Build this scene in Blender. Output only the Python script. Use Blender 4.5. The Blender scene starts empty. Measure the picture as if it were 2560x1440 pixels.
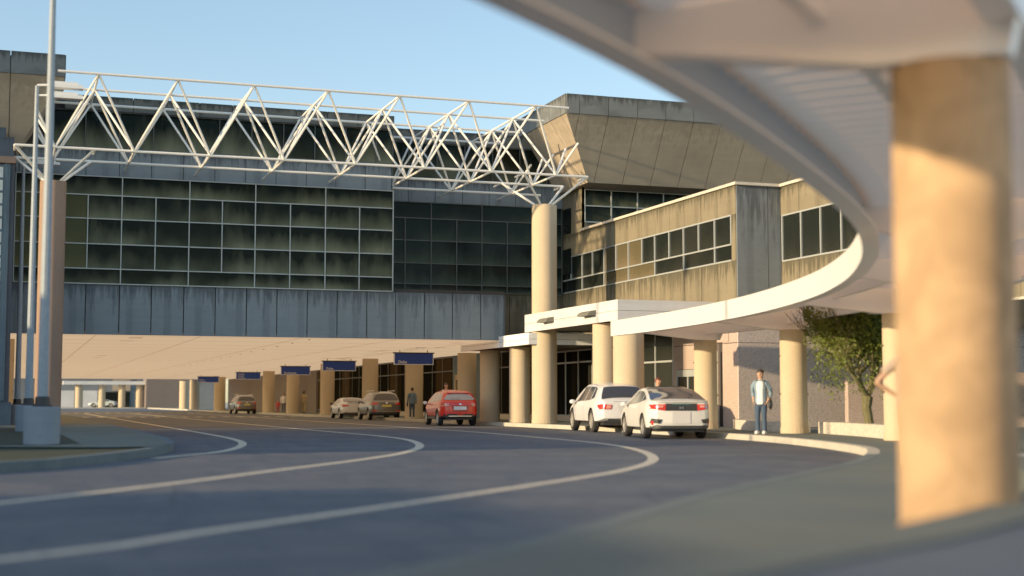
import bpy, bmesh, math, random
from mathutils import Vector, Matrix
from mathutils.geometry import tessellate_polygon
random.seed(7)
R = math.radians
PI = math.pi
scene = bpy.context.scene
COL = scene.collection

# ------------------------------------------------------------------ helpers
class MB:
    """collects quads / solids, builds ONE mesh object"""
    def __init__(s):
        s.v = []; s.f = []; s.uv = []
    def face(s, pts, uv=None):
        n = len(s.v); s.v += [tuple(p) for p in pts]; s.f.append(tuple(range(n, n + len(pts))))
        s.uv.append(uv or [(0.5, 0.5)] * len(pts))
    def box(s, x0, x1, y0, y1, z0, z1, uvq=(0, 1)):
        if x0 > x1: x0, x1 = x1, x0
        if y0 > y1: y0, y1 = y1, y0
        a, b = uvq
        r = random.random() * 50
        P = lambda x, y, z: (x, y, z)
        U = [(r, a), (r + 1, a), (r + 1, b), (r, b)]
        s.face([P(x0, y0, z0), P(x1, y0, z0), P(x1, y0, z1), P(x0, y0, z1)], U)
        s.face([P(x1, y0, z0), P(x1, y1, z0), P(x1, y1, z1), P(x1, y0, z1)], U)
        s.face([P(x1, y1, z0), P(x0, y1, z0), P(x0, y1, z1), P(x1, y1, z1)], U)
        s.face([P(x0, y1, z0), P(x0, y0, z0), P(x0, y0, z1), P(x0, y1, z1)], U)
        s.face([P(x0, y0, z1), P(x1, y0, z1), P(x1, y1, z1), P(x0, y1, z1)])
        s.face([P(x0, y1, z0), P(x1, y1, z0), P(x1, y0, z0), P(x0, y0, z0)])
    def slab(s, q, t):
        """quad q (4 pts, outward normal by order) thickened inwards by t"""
        q = [Vector(p) for p in q]
        n = (q[1] - q[0]).cross(q[3] - q[0]).normalized()
        b = [p - n * t for p in q]
        r = random.random() * 50
        U = [(r, 0), (r + 1, 0), (r + 1, 1), (r, 1)]
        s.face(q, U)
        for i in range(4):
            j = (i + 1) % 4
            s.face([q[j], q[i], b[i], b[j]], [U[j], U[i], U[i], U[j]])
        s.face([b[3], b[2], b[1], b[0]])
    def tube(s, a, b, r0, r1=None, n=8, caps=True):
        r1 = r0 if r1 is None else r1
        a = Vector(a); b = Vector(b); d = (b - a).normalized()
        x = d.orthogonal().normalized(); y = d.cross(x)
        A = [a + (x * math.cos(2 * PI * i / n) + y * math.sin(2 * PI * i / n)) * r0 for i in range(n)]
        B = [b + (x * math.cos(2 * PI * i / n) + y * math.sin(2 * PI * i / n)) * r1 for i in range(n)]
        for i in range(n):
            j = (i + 1) % n
            s.face([A[i], A[j], B[j], B[i]])
        if caps:
            s.face(A[::-1]); s.face(B)
    def path(s, pts, radii, n=8):
        rings = []
        up = None
        for i, p in enumerate(pts):
            p = Vector(p)
            d = (Vector(pts[min(i + 1, len(pts) - 1)]) - Vector(pts[max(i - 1, 0)])).normalized()
            if up is None: up = d.orthogonal().normalized()
            x = (up - d * up.dot(d)).normalized(); up = x; y = d.cross(x)
            rr = radii[i] if isinstance(radii, (list, tuple)) else radii
            rings.append([p + (x * math.cos(2 * PI * k / n) + y * math.sin(2 * PI * k / n)) * rr for k in range(n)])
        for i in range(len(rings) - 1):
            for k in range(n):
                j = (k + 1) % n
                s.face([rings[i][k], rings[i][j], rings[i + 1][j], rings[i + 1][k]])
        s.face(rings[0][::-1]); s.face(rings[-1])
    def lathe(s, prof, c=(0, 0, 0), n=16, axis='z', rot=0.0, caps=True):
        rings = []
        for r, h in prof:
            ring = []
            for i in range(n):
                a = 2 * PI * i / n + rot
                if axis == 'z': ring.append((c[0] + r * math.cos(a), c[1] + r * math.sin(a), c[2] + h))
                else: ring.append((c[0] + r * math.cos(a), c[1] + h, c[2] - r * math.sin(a)))
            rings.append(ring)
        for i in range(len(rings) - 1):
            for k in range(n):
                j = (k + 1) % n
                s.face([rings[i][k], rings[i][j], rings[i + 1][j], rings[i + 1][k]])
        if caps:
            s.face(rings[0][::-1]); s.face(rings[-1])
    def build(s, name, mat, parent=None, smooth=False, weld=False, loc=None):
        me = bpy.data.meshes.new(name)
        me.from_pydata(s.v, [], s.f)
        ul = me.uv_layers.new(name='UVMap')
        k = 0
        for fu in s.uv:
            for c in fu:
                ul.data[k].uv = c; k += 1
        if weld:
            bm = bmesh.new(); bm.from_mesh(me)
            bmesh.ops.remove_doubles(bm, verts=bm.verts, dist=1e-4)
            bm.to_mesh(me); bm.free()
        me.materials.append(mat)
        if smooth:
            for p in me.polygons: p.use_smooth = True
        o = bpy.data.objects.new(name, me)
        COL.objects.link(o)
        if parent is not None: o.parent = parent
        if loc: o.location = loc
        return o

def thing(name, label, cat, loc=(0, 0, 0), rz=0, group=None):
    o = bpy.data.objects.new(name, None); COL.objects.link(o)
    o.empty_display_size = 0.3
    o.location = loc; o.rotation_euler = (0, 0, rz)
    o['label'] = label; o['category'] = cat
    if group: o['group'] = group
    return o
def tag(o, label, cat, group=None):
    o['label'] = label; o['category'] = cat
    if group: o['group'] = group
    return o
def struct(o):
    o['kind'] = 'structure'; return o
def copy_tree(o, parent=None):
    c = o.copy(); COL.objects.link(c); c.parent = parent
    for ch in [x for x in bpy.data.objects if x.parent == o]:
        copy_tree(ch, c)
    return c

def catmull(pts, step=0.5):
    P = [Vector((p[0], p[1], 0)) for p in pts]
    P = [P[0] * 2 - P[1]] + P + [P[-1] * 2 - P[-2]]
    out = []
    for i in range(1, len(P) - 2):
        n = max(2, int((P[i + 1] - P[i]).length / step))
        for k in range(n):
            t = k / n
            a, b, c, d = P[i - 1], P[i], P[i + 1], P[i + 2]
            out.append(0.5 * ((2 * b) + (c - a) * t + (2 * a - 5 * b + 4 * c - d) * t * t + (3 * b - a - 3 * c + d) * t ** 3))
    out.append(P[-2])
    return out
def resample(P, step):
    out = [P[0].copy()]; acc = 0
    for i in range(1, len(P)):
        a = P[i - 1]; L = (P[i] - a).length; pos = 0
        while acc + (L - pos) >= step:
            pos += step - acc; acc = 0
            out.append(a.lerp(P[i], pos / L))
        acc += L - pos
    return out
def right_normals(P):
    N = []
    for i in range(len(P)):
        d = (P[min(i + 1, len(P) - 1)] - P[max(i - 1, 0)]).normalized()
        N.append(Vector((d.y, -d.x, 0)))
    return N
def strip(mb, P, N, o0, o1, z, z1=None):
    """horizontal ribbon from offset o0 to o1"""
    z1 = z if z1 is None else z1
    for i in range(len(P) - 1):
        a = P[i] + N[i] * o0; b = P[i] + N[i] * o1; c = P[i + 1] + N[i + 1] * o1; d = P[i + 1] + N[i + 1] * o0
        mb.face([(a.x, a.y, z), (b.x, b.y, z1), (c.x, c.y, z1), (d.x, d.y, z)])
def rail(mb, P, N, o0, o1, z0, z1, zo=None):
    """solid bar swept along the path between offsets and heights"""
    zz = lambda i: (0 if zo is None else zo)
    for i in range(len(P) - 1):
        A = [P[i] + N[i] * o for o in (o0, o1)]; B = [P[i + 1] + N[i + 1] * o for o in (o0, o1)]
        q = lambda p, z: (p.x, p.y, z)
        mb.face([q(A[0], z0), q(A[0], z1), q(B[0], z1), q(B[0], z0)])
        mb.face([q(A[1], z0), q(B[1], z0), q(B[1], z1), q(A[1], z1)])
        mb.face([q(A[0], z1), q(A[1], z1), q(B[1], z1), q(B[0], z1)])
        mb.face([q(A[0], z0), q(B[0], z0), q(B[1], z0), q(A[1], z0)])
    for i in (0, len(P) - 1):
        A = [P[i] + N[i] * o for o in (o0, o1)]
        mb.face([(A[0].x, A[0].y, z0), (A[1].x, A[1].y, z0), (A[1].x, A[1].y, z1), (A[0].x, A[0].y, z1)])

# ------------------------------------------------------------------ materials
def nt_new(name):
    m = bpy.data.materials.new(name); m.use_nodes = True
    nt = m.node_tree; b = nt.nodes['Principled BSDF']
    return m, nt, b
def L(nt, a, b): nt.links.new(a, b)
def noise(nt, vec, scale, detail=4, rough=0.55, dist=0.0):
    n = nt.nodes.new('ShaderNodeTexNoise'); n.inputs['Scale'].default_value = scale
    n.inputs['Detail'].default_value = detail; n.inputs['Roughness'].default_value = rough
    n.inputs['Distortion'].default_value = dist
    if vec is not None: L(nt, vec, n.inputs['Vector'])
    return n.outputs['Fac']
def mapping(nt, vec, sc):
    m = nt.nodes.new('ShaderNodeMapping'); m.inputs['Scale'].default_value = sc
    L(nt, vec, m.inputs['Vector']); return m.outputs[0]
def math_(nt, op, a, b=None, clamp=False):
    n = nt.nodes.new('ShaderNodeMath'); n.operation = op; n.use_clamp = clamp
    for i, x in enumerate((a, b)):
        if x is None: continue
        if isinstance(x, (int, float)): n.inputs[i].default_value = x
        else: L(nt, x, n.inputs[i])
    return n.outputs[0]
def ramp(nt, fac, stops):
    r = nt.nodes.new('ShaderNodeValToRGB'); L(nt, fac, r.inputs[0])
    e = r.color_ramp.elements
    while len(e) < len(stops): e.new(0.5)
    for i, (p, c) in enumerate(stops):
        e[i].position = p; e[i].color = (c[0], c[1], c[2], 1) if isinstance(c, (tuple, list)) else (c, c, c, 1)
    return r.outputs[0]
def mix(nt, fac, a, b, mode='MIX'):
    n = nt.nodes.new('ShaderNodeMix'); n.data_type = 'RGBA'; n.blend_type = mode
    for key, x in ((0, fac), (6, a), (7, b)):
        if isinstance(x, (int, float)): n.inputs[key].default_value = x
        elif isinstance(x, (tuple, list)): n.inputs[key].default_value = (x[0], x[1], x[2], 1)
        else: L(nt, x, n.inputs[key])
    return n.outputs[2]
def bump(nt, h, strength, dist, b):
    n = nt.nodes.new('ShaderNodeBump'); n.inputs['Strength'].default_value = strength
    n.inputs['Distance'].default_value = dist; L(nt, h, n.inputs['Height']); L(nt, n.outputs[0], b.inputs['Normal'])
def pos(nt):
    g = nt.nodes.new('ShaderNodeNewGeometry'); return g.outputs['Position']
def objc(nt):
    g = nt.nodes.new('ShaderNodeTexCoord'); return g.outputs['Object']
def uv(nt):
    g = nt.nodes.new('ShaderNodeTexCoord'); return g.outputs['UV']

def m_plain(name, c, rough=0.6, metal=0.0, spec=0.5, var=0.0, coat=0.0):
    m, nt, b = nt_new(name)
    b.inputs['Roughness'].default_value = rough; b.inputs['Metallic'].default_value = metal
    b.inputs['Specular IOR Level'].default_value = spec; b.inputs['Coat Weight'].default_value = coat
    b.inputs['Base Color'].default_value = (*c, 1)
    if var:
        f = noise(nt, objc(nt), 9, 5, 0.6)
        col = mix(nt, f, tuple(x * (1 - var) for x in c), tuple(min(1, x * (1 + var)) for x in c))
        L(nt, col, b.inputs['Base Color'])
    return m
def m_concrete(name, base, dark, stain=0.6, rough=0.85, fine=0.12, patch=None):
    """weathered cast panel: soft mottling, dark run-down streaks from the top of each panel (uv.y=1), pits"""
    m, nt, b = nt_new(name)
    P = pos(nt); U = uv(nt)
    sep = nt.nodes.new('ShaderNodeSeparateXYZ'); L(nt, U, sep.inputs[0])
    big = noise(nt, P, 0.55, 5, 0.6)
    mid = noise(nt, P, 3.2, 6, 0.65)
    streak = noise(nt, mapping(nt, P, (5.5, 5.5, 0.55)), 1.0, 6, 0.72)
    horiz = noise(nt, mapping(nt, P, (0.5, 0.5, 7.0)), 1.0, 4, 0.6)
    c = mix(nt, ramp(nt, big, [(0.3, 0), (0.7, 1)]), tuple(x * 0.86 for x in base), tuple(x * 1.1 for x in base))
    c = mix(nt, math_(nt, 'MULTIPLY', ramp(nt, horiz, [(0.45, 0), (0.75, 1)]), 0.35), c, tuple(x * 1.25 for x in base))
    if patch: c = mix(nt, ramp(nt, noise(nt, P, 0.8, 3, 0.5), [(0.5, 0), (0.62, 0.55)]), c, patch)
    top = math_(nt, 'POWER', sep.outputs[1], 2.2, True)
    s = math_(nt, 'ADD', math_(nt, 'MULTIPLY', top, 0.34), streak)
    s = ramp(nt, s, [(0.64, 0), (0.80, 1)])
    s = math_(nt, 'MULTIPLY', s, stain)
    c = mix(nt, s, c, dark)
    # dirt along the panel's side edges
    ex = math_(nt, 'FRACT', sep.outputs[0])
    edge = math_(nt, 'MULTIPLY', math_(nt, 'ABSOLUTE', math_(nt, 'SUBTRACT', ex, 0.5)), 2)
    edge = math_(nt, 'MULTIPLY', ramp(nt, math_(nt, 'ADD', edge, math_(nt, 'MULTIPLY', mid, 0.3)), [(0.85, 0), (1.15, 1)]), 0.35 * stain)
    c = mix(nt, edge, c, dark)
    pits = ramp(nt, noise(nt, P, 7, 2, 0.5), [(0.70, 0), (0.74, 1)])
    c = mix(nt, math_(nt, 'MULTIPLY', pits, 0.5 * stain), c, tuple(x * 0.5 for x in dark))
    c = mix(nt, fine * 2, c, mix(nt, noise(nt, P, 40, 3, 0.6), (0.25, 0.25, 0.25), (1, 1, 1)), 'MULTIPLY')
    L(nt, c, b.inputs['Base Color']); b.inputs['Roughness'].default_value = rough
    b.inputs['Specular IOR Level'].default_value = 0.25
    bump(nt, mid, 0.25, 0.02, b)
    return m
def m_stucco(name, base, scale=28, strength=0.9, dist=0.03, lo=0.66):
    m, nt, b = nt_new(name)
    P = pos(nt)
    n = noise(nt, P, scale, 3, 0.6, 0.6)
    c = mix(nt, ramp(nt, n, [(0.35, 0), (0.62, 1)]), tuple(x * lo for x in base), tuple(x * 1.14 for x in base))
    c = mix(nt, ramp(nt, noise(nt, P, 0.7, 4), [(0.4, 0), (0.75, 0.4)]), c, tuple(x * 0.75 for x in base))
    L(nt, c, b.inputs['Base Color']); b.inputs['Roughness'].default_value = 0.9
    b.inputs['Specular IOR Level'].default_value = 0.2
    bump(nt, n, strength, dist, b)
    return m
def m_glass(name, deep, haze, amount=0.8, rough=0.16, spec=0.35, tint=None):
    """dark curtain wall glass with dusty streaks gathering at the foot of each pane (uv.y=0)"""
    m, nt, b = nt_new(name)
    P = pos(nt); U = uv(nt)
    sep = nt.nodes.new('ShaderNodeSeparateXYZ'); L(nt, U, sep.inputs[0])
    low = math_(nt, 'POWER', math_(nt, 'SUBTRACT', 1.0, sep.outputs[1], True), 1.9)
    st = noise(nt, mapping(nt, P, (2.0, 2.0, 0.6)), 1.0, 4, 0.55)
    cloud = noise(nt, P, 0.35, 2, 0.5)
    f = ramp(nt, math_(nt, 'ADD', math_(nt, 'MULTIPLY', low, 0.62), math_(nt, 'MULTIPLY', st, 0.62)), [(0.34, 0), (0.95, 1.0)])
    f = math_(nt, 'MULTIPLY', f, ramp(nt, cloud, [(0.34, 0.12), (0.60, 1)]))
    f = math_(nt, 'MULTIPLY', f, amount, True)
    c = mix(nt, f, deep, haze)
    if tint:
        # warm reflections painted into the colour of some panes
        fl = nt.nodes.new('ShaderNodeTexNoise'); fl.inputs['Scale'].default_value = 0.22
        L(nt, mapping(nt, P, (1, 1, 0.02)), fl.inputs['Vector'])
        c = mix(nt, ramp(nt, fl.outputs['Fac'], [(0.52, 0), (0.56, 0.9)]), c, tint)
    L(nt, c, b.inputs['Base Color'])
    L(nt, math_(nt, 'ADD', math_(nt, 'MULTIPLY', f, 0.5), rough, True), b.inputs['Roughness'])
    b.inputs['Specular IOR Level'].default_value = spec
    return m
def m_asphalt(name):
    m, nt, b = nt_new(name)
    P = pos(nt)
    fine = noise(nt, P, 60, 4, 0.7)
    med = noise(nt, P, 1.3, 6, 0.65)
    wear_lit = noise(nt, mapping(nt, P, (0.22, 0.6, 1)), 1.0, 5, 0.6, 0.8)
    big = noise(nt, P, 0.12, 3, 0.5)
    c = mix(nt, ramp(nt, med, [(0.3, 0), (0.7, 1)]), (0.046, 0.054, 0.068), (0.088, 0.096, 0.112))
    c = mix(nt, ramp(nt, wear_lit, [(0.45, 0), (0.62, 0.65)]), c, (0.135, 0.130, 0.130))  # pale streaks of wear, with sunlit patches painted in
    c = mix(nt, ramp(nt, big, [(0.45, 0), (0.7, 0.5)]), c, (0.048, 0.05, 0.062))
    c = mix(nt, ramp(nt, noise(nt, P, 0.9, 2, 0.4, 2.5), [(0.60, 0), (0.64, 0.4)]), c, (0.03, 0.03, 0.036))
    st = noise(nt, mapping(nt, P, (1.6, 0.25, 1)), 1.0, 6, 0.7, 1.2)
    c = mix(nt, ramp(nt, st, [(0.50, 0), (0.60, 0.6)]), c, (0.038, 0.048, 0.070))
    vo = nt.nodes.new('ShaderNodeTexVoronoi'); vo.feature = 'DISTANCE_TO_EDGE'; vo.inputs['Scale'].default_value = 0.28
    wv = nt.nodes.new('ShaderNodeMix'); wv.data_type = 'VECTOR'; wv.inputs[0].default_value = 0.12
    L(nt, P, wv.inputs[4]); nz = nt.nodes.new('ShaderNodeTexNoise'); nz.inputs['Scale'].default_value = 1.5; L(nt, P, nz.inputs['Vector']); L(nt, nz.outputs['Color'], wv.inputs[5])
    L(nt, wv.outputs[1], vo.inputs['Vector'])
    crack = ramp(nt, vo.outputs['Distance'], [(0.0, 0.45), (0.007, 0.0)])
    c = mix(nt, crack, c, (0.018, 0.018, 0.02))
    c = mix(nt, 0.5, c, mix(nt, fine, (0.45, 0.45, 0.45), (1.25, 1.25, 1.25)), 'MULTIPLY')
    L(nt, c, b.inputs['Base Color']); b.inputs['Roughness'].default_value = 0.75
    b.inputs['Specular IOR Level'].default_value = 0.35
    bump(nt, fine, 0.5, 0.01, b)
    return m
def m_ground(name, c0, c1, s0=0.8, s1=30, joints=None, rough=0.9):
    m, nt, b = nt_new(name)
    P = pos(nt)
    c = mix(nt, ramp(nt, noise(nt, P, s0, 6, 0.6), [(0.3, 0), (0.7, 1)]), c0, c1)
    c = mix(nt, 0.45, c, mix(nt, noise(nt, P, s1, 3, 0.6), (0.5, 0.5, 0.5), (1.2, 1.2, 1.2)), 'MULTIPLY')
    if joints:
        br = nt.nodes.new('ShaderNodeTexBrick'); br.offset = 0.0
        br.inputs['Scale'].default_value = 1.0; br.inputs['Mortar Size'].default_value = 0.012
        br.inputs['Brick Width'].default_value = joints; br.inputs['Row Height'].default_value = joints
        L(nt, P, br.inputs['Vector'])
        c = mix(nt, math_(nt, 'MULTIPLY', br.outputs['Fac'], 0.55), c, tuple(x * 0.4 for x in c0))
    L(nt, c, b.inputs['Base Color']); b.inputs['Roughness'].default_value = rough
    b.inputs['Specular IOR Level'].default_value = 0.25
    bump(nt, noise(nt, P, s1, 3), 0.4, 0.01, b)
    return m
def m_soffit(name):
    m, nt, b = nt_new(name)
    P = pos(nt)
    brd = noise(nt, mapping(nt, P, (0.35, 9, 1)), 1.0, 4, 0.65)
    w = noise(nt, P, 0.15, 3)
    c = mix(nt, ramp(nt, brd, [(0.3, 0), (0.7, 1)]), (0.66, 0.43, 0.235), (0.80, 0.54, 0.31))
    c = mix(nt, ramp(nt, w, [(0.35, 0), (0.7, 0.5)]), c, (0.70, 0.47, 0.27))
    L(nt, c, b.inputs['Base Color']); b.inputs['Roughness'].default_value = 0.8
    # emission added to the ceiling colour imitates its brightness; no lamp here
    L(nt, c, b.inputs['Emission Color']); b.inputs['Emission Strength'].default_value = SOFFIT_GLOW
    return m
def m_leaf(name, c0, c1):
    m, nt, b = nt_new(name)
    c = mix(nt, noise(nt, pos(nt), 2.2, 3), c0, c1)
    L(nt, c, b.inputs['Base Color']); b.inputs['Roughness'].default_value = 0.55
    b.inputs['Transmission Weight'].default_value = 0.0
    b.inputs['Subsurface Weight'].default_value = 0.0
    # thin leaves let some sun through
    tr = nt.nodes.new('ShaderNodeBsdfTranslucent'); L(nt, c, tr.inputs['Color'])
    ms = nt.nodes.new('ShaderNodeMixShader'); ms.inputs[0].default_value = 0.35
    out = nt.nodes['Material Output']
    L(nt, b.outputs[0], ms.inputs[1]); L(nt, tr.outputs[0], ms.inputs[2]); L(nt, ms.outputs[0], out.inputs[0])
    return m
SOFFIT_GLOW = 0.70
M = {}
M['grey'] = m_concrete('weathered_grey_concrete', (0.165, 0.185, 0.195), (0.055, 0.06, 0.065), 0.8)
M['crown'] = m_concrete('weathered_crown_concrete', (0.145, 0.155, 0.15), (0.05, 0.053, 0.05), 0.95)
M['band'] = m_concrete('blue_grey_concrete', (0.21, 0.245, 0.26), (0.06, 0.068, 0.08), 0.75)
M['parapet'] = m_concrete('parapet_concrete', (0.13, 0.125, 0.105), (0.035, 0.036, 0.03), 0.9)
M['tan'] = m_concrete('tan_concrete', (0.200, 0.162, 0.098), (0.07, 0.06, 0.036), 0.95)
M['tansmooth'] = m_concrete('smooth_tan_panel', (0.42, 0.33, 0.225), (0.18, 0.145, 0.10), 0.4)
M['column'] = m_stucco('column_aggregate', (0.56, 0.43, 0.27), 55, 0.25, 0.008, 0.82)
M['column_near'] = m_stucco('dappled_light_column', (0.50, 0.305, 0.155), 2.2, 0.1, 0.02, 0.70)  # blotches paint dappled sunlight into the column colour
M['column_red'] = m_stucco('shaded_pink_aggregate', (0.30, 0.19, 0.13), 45, 0.3, 0.01, 0.75)  # column aggregate, its weaker light put into a darker, pinker colour
M['stucco'] = m_stucco('pebbled_stucco', (0.54, 0.45, 0.40), 24, 0.6, 0.03)
M['pink'] = m_stucco('pink_stucco', (0.48, 0.35, 0.28), 26, 0.7, 0.02)
M['brown'] = m_stucco('brown_stucco', (0.17, 0.135, 0.115), 20, 0.4, 0.02)
M['plinth'] = m_stucco('pale_plinth', (0.62, 0.54, 0.42), 18, 0.2, 0.01)
M['glassA'] = m_glass('dusty_dark_glass', (0.005, 0.007, 0.005), (0.18, 0.19, 0.115), 0.9, spec=0.05)
M['glassO'] = m_glass('olive_reflection_glass', (0.050, 0.050, 0.020), (0.15, 0.14, 0.06), 0.9, spec=0.07)  # olive tone paints in the tower's reflection
M['glassB'] = m_glass('shaded_dark_glass', (0.006, 0.010, 0.010), (0.065, 0.085, 0.06), 0.8, spec=0.07)
M['glassC'] = m_glass('side_dark_glass', (0.007, 0.009, 0.008), (0.04, 0.04, 0.03), 0.4, spec=0.12)
M['glassG'] = m_glass('shopfront_glass', (0.009, 0.009, 0.006), (0.02, 0.018, 0.012), 0.4, rough=0.6, spec=0.0, tint=(0.05, 0.034, 0.02))
M['glassT'] = m_glass('amber_glass', (0.075, 0.06, 0.03), (0.15, 0.11, 0.06), 0.8, spec=0.25)
M['mull'] = m_plain('brushed_mullion', (0.42, 0.44, 0.42), 0.45, 0.3)
M['mull_d'] = m_plain('dim_mullion', (0.075, 0.078, 0.072), 0.5, 0.3)
M['joint'] = m_plain('dark_joint', (0.035, 0.028, 0.024), 0.9, var=0.2)
M['truss'] = m_plain('cream_painted_steel', (0.86, 0.82, 0.73), 0.45, var=0.05)
M['white'] = m_concrete('white_painted_metal', (0.68, 0.665, 0.64), (0.66, 0.62, 0.56), 0.3, 0.5, 0.02)
M['white2'] = m_plain('sunlit_white_metal', (0.93, 0.92, 0.88), 0.5)  # lighter copy of the white metal; missing sunlight put into the colour
M['canopy'] = m_plain('white_canopy_steel', (0.92, 0.89, 0.86), 0.45, var=0.02)
M['fascia'] = m_plain('cream_fascia_paint', (0.74, 0.70, 0.62), 0.5, var=0.03)
M['web'] = m_plain('web_shade_tint', (0.30, 0.38, 0.47), 0.55, var=0.04)  # shade on the fascia's inner face, put into the colour
def m_deck():
    """tan corrugated roofing sheet; translucency added to brighten the canopy underside"""
    m, nt, b = nt_new('translucent_roof_sheet')
    c = mix(nt, noise(nt, pos(nt), 3, 3), (0.88, 0.58, 0.38), (0.95, 0.67, 0.46))
    L(nt, c, b.inputs['Base Color']); b.inputs['Roughness'].default_value = 0.6
    tr = nt.nodes.new('ShaderNodeBsdfTranslucent'); L(nt, c, tr.inputs['Color'])
    ms = nt.nodes.new('ShaderNodeMixShader'); ms.inputs[0].default_value = 0.62
    out = nt.nodes['Material Output']
    L(nt, b.outputs[0], ms.inputs[1]); L(nt, tr.outputs[0], ms.inputs[2]); L(nt, ms.outputs[0], out.inputs[0])
    return m
M['deck'] = m_deck()
M['soffit'] = m_soffit('soffit_added_glow')
M['dark'] = m_plain('black_trim', (0.015, 0.015, 0.016), 0.55)
M['soffjoint'] = m_plain('soffit_seam', (0.34, 0.25, 0.17), 0.8)
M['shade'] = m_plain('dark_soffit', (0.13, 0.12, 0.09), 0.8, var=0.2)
M['pole'] = m_plain('galvanised_pole', (0.25, 0.30, 0.34), 0.6, 0.0, var=0.25)
M['drum'] = m_concrete('lamp_base_concrete', (0.24, 0.28, 0.32), (0.24, 0.27, 0.31), 0.5)
M['lamp'] = m_plain('lamp_housing', (0.85, 0.83, 0.78), 0.45)
M['sign'] = m_plain('navy_sign', (0.022, 0.055, 0.30), 0.6, spec=0.15)
M['signtxt'] = m_plain('white_lettering', (0.8, 0.82, 0.85), 0.5)
M['signfr'] = m_plain('pale_sign_frame', (0.7, 0.74, 0.82), 0.4, 0.3)
M['asphalt'] = m_asphalt('worn_asphalt')
def m_line():
    m, nt, b = nt_new('worn_road_paint'); P = pos(nt)
    c = mix(nt, noise(nt, P, 2.5, 5, 0.6), (0.72, 0.60, 0.42), (0.50, 0.43, 0.32))
    chip = ramp(nt, noise(nt, P, 11, 5, 0.75), [(0.36, 0.85), (0.46, 0)])
    c = mix(nt, chip, c, (0.09, 0.09, 0.10))
    L(nt, c, b.inputs['Base Color']); b.inputs['Roughness'].default_value = 0.8
    return m
M['line'] = m_line()
M['kerb'] = m_ground('pale_kerb_concrete', (0.58, 0.52, 0.40), (0.44, 0.40, 0.32), 1.5, 20)
M['kerb_g'] = m_ground('grey_kerb_concrete', (0.13, 0.165, 0.175), (0.09, 0.12, 0.13), 1.5, 20)
M['walk'] = m_ground('dark_pavement', (0.095, 0.118, 0.108), (0.14, 0.155, 0.130), 0.5, 24, joints=1.6)
M['walk_kerb'] = m_ground('unlit_kerb', (0.10, 0.125, 0.125), (0.15, 0.17, 0.155), 1.0, 24)  # darker kerb copy: the unlit near stretch is put into the colour
M['slab'] = m_ground('island_paving', (0.125, 0.135, 0.105), (0.165, 0.17, 0.13), 0.7, 20, joints=1.8)
M['bed'] = m_ground('mulch_bed', (0.018, 0.022, 0.012), (0.04, 0.045, 0.022), 3, 30)
M['grass'] = m_ground('shaded_lawn', (0.020, 0.026, 0.010), (0.035, 0.042, 0.016), 3, 40)
M['bounce_ground'] = m_ground('pale_bounce_ground', (0.62, 0.57, 0.48), (0.70, 0.65, 0.56), 0.5, 12)
M['gravel'] = m_ground('blue_grey_gravel', (0.065, 0.085, 0.115), (0.09, 0.115, 0.145), 0.8, 30)
M['earth'] = m_ground('open_ground', (0.40, 0.37, 0.31), (0.48, 0.44, 0.36), 0.2, 10)
M['bark'] = m_stucco('mossy_bark', (0.13, 0.115, 0.05), 14, 1.0, 0.03)
M['leaf'] = m_leaf('green_leaf', (0.06, 0.09, 0.012), (0.19, 0.23, 0.03))
M['gblock'] = m_plain('pale_glass_block', (0.62, 0.66, 0.60), 0.35, var=0.12)
M['bluewall'] = m_concrete('blue_painted_wall', (0.11, 0.165, 0.20), (0.05, 0.07, 0.09), 0.5)
M['slate'] = m_concrete('slate_cladding', (0.075, 0.09, 0.11), (0.03, 0.035, 0.04), 0.4)
M['tyre'] = m_plain('tyre_rubber', (0.016, 0.015, 0.014), 0.85)
M['rim'] = m_plain('alloy_rim', (0.62, 0.58, 0.5), 0.35, 0.6)
M['redlamp'] = m_plain('red_lens', (0.62, 0.02, 0.015), 0.2, coat=0.6)
M['redlight'] = m_plain('pale_red_lens', (0.85, 0.30, 0.22), 0.2, coat=0.6)
M['carglass'] = m_plain('car_glass', (0.03, 0.03, 0.033), 0.08, spec=0.7)
M['carglass_l'] = m_plain('bright_car_glass', (0.36, 0.33, 0.31), 0.12, spec=0.8)
M['chrome'] = m_plain('chrome', (0.75, 0.75, 0.75), 0.15, 1.0)
M['plateY'] = m_plain('yellow_plate', (0.78, 0.62, 0.12), 0.5)
M['plateW'] = m_plain('white_plate', (0.8, 0.78, 0.76), 0.5)
M['plateG'] = m_plain('worn_grey_plate', (0.62, 0.58, 0.56), 0.5, var=0.05)
def paint(name, c, metal=0.0, rough=0.32):
    return m_plain(name, c, rough, metal, 0.5, 0.0, 0.7)

# ------------------------------------------------------------------ world, sun, camera
SUN_EL, SUN_AZ = 10.5, 10.0           # light travels along +u, turned 12 deg towards +v
w = bpy.data.worlds.new('World'); scene.world = w; w.use_nodes = True
nt = w.node_tree; bg = nt.nodes['Background']
sky = nt.nodes.new('ShaderNodeTexSky'); sky.sky_type = 'NISHITA'; sky.sun_disc = False
src = Vector((-math.cos(R(SUN_AZ)), -math.sin(R(SUN_AZ))))
sky.sun_elevation = R(SUN_EL)
sky.sun_rotation = math.atan2(src.x, src.y)
sky.air_density = 1.0; sky.dust_density = 0.6; sky.ozone_density = 1.6; sky.altitude = 200
L(nt, mix(nt, 1.0, sky.outputs[0], (1.66, 1.72, 1.74), 'MULTIPLY'), bg.inputs[0]); bg.inputs[1].default_value = 0.15
sl = bpy.data.lights.new('sun', 'SUN'); sl.energy = 7.0; sl.angle = R(1.0); sl.color = (1.0, 0.74, 0.42)
so = bpy.data.objects.new('sun', sl); COL.objects.link(so)
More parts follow.
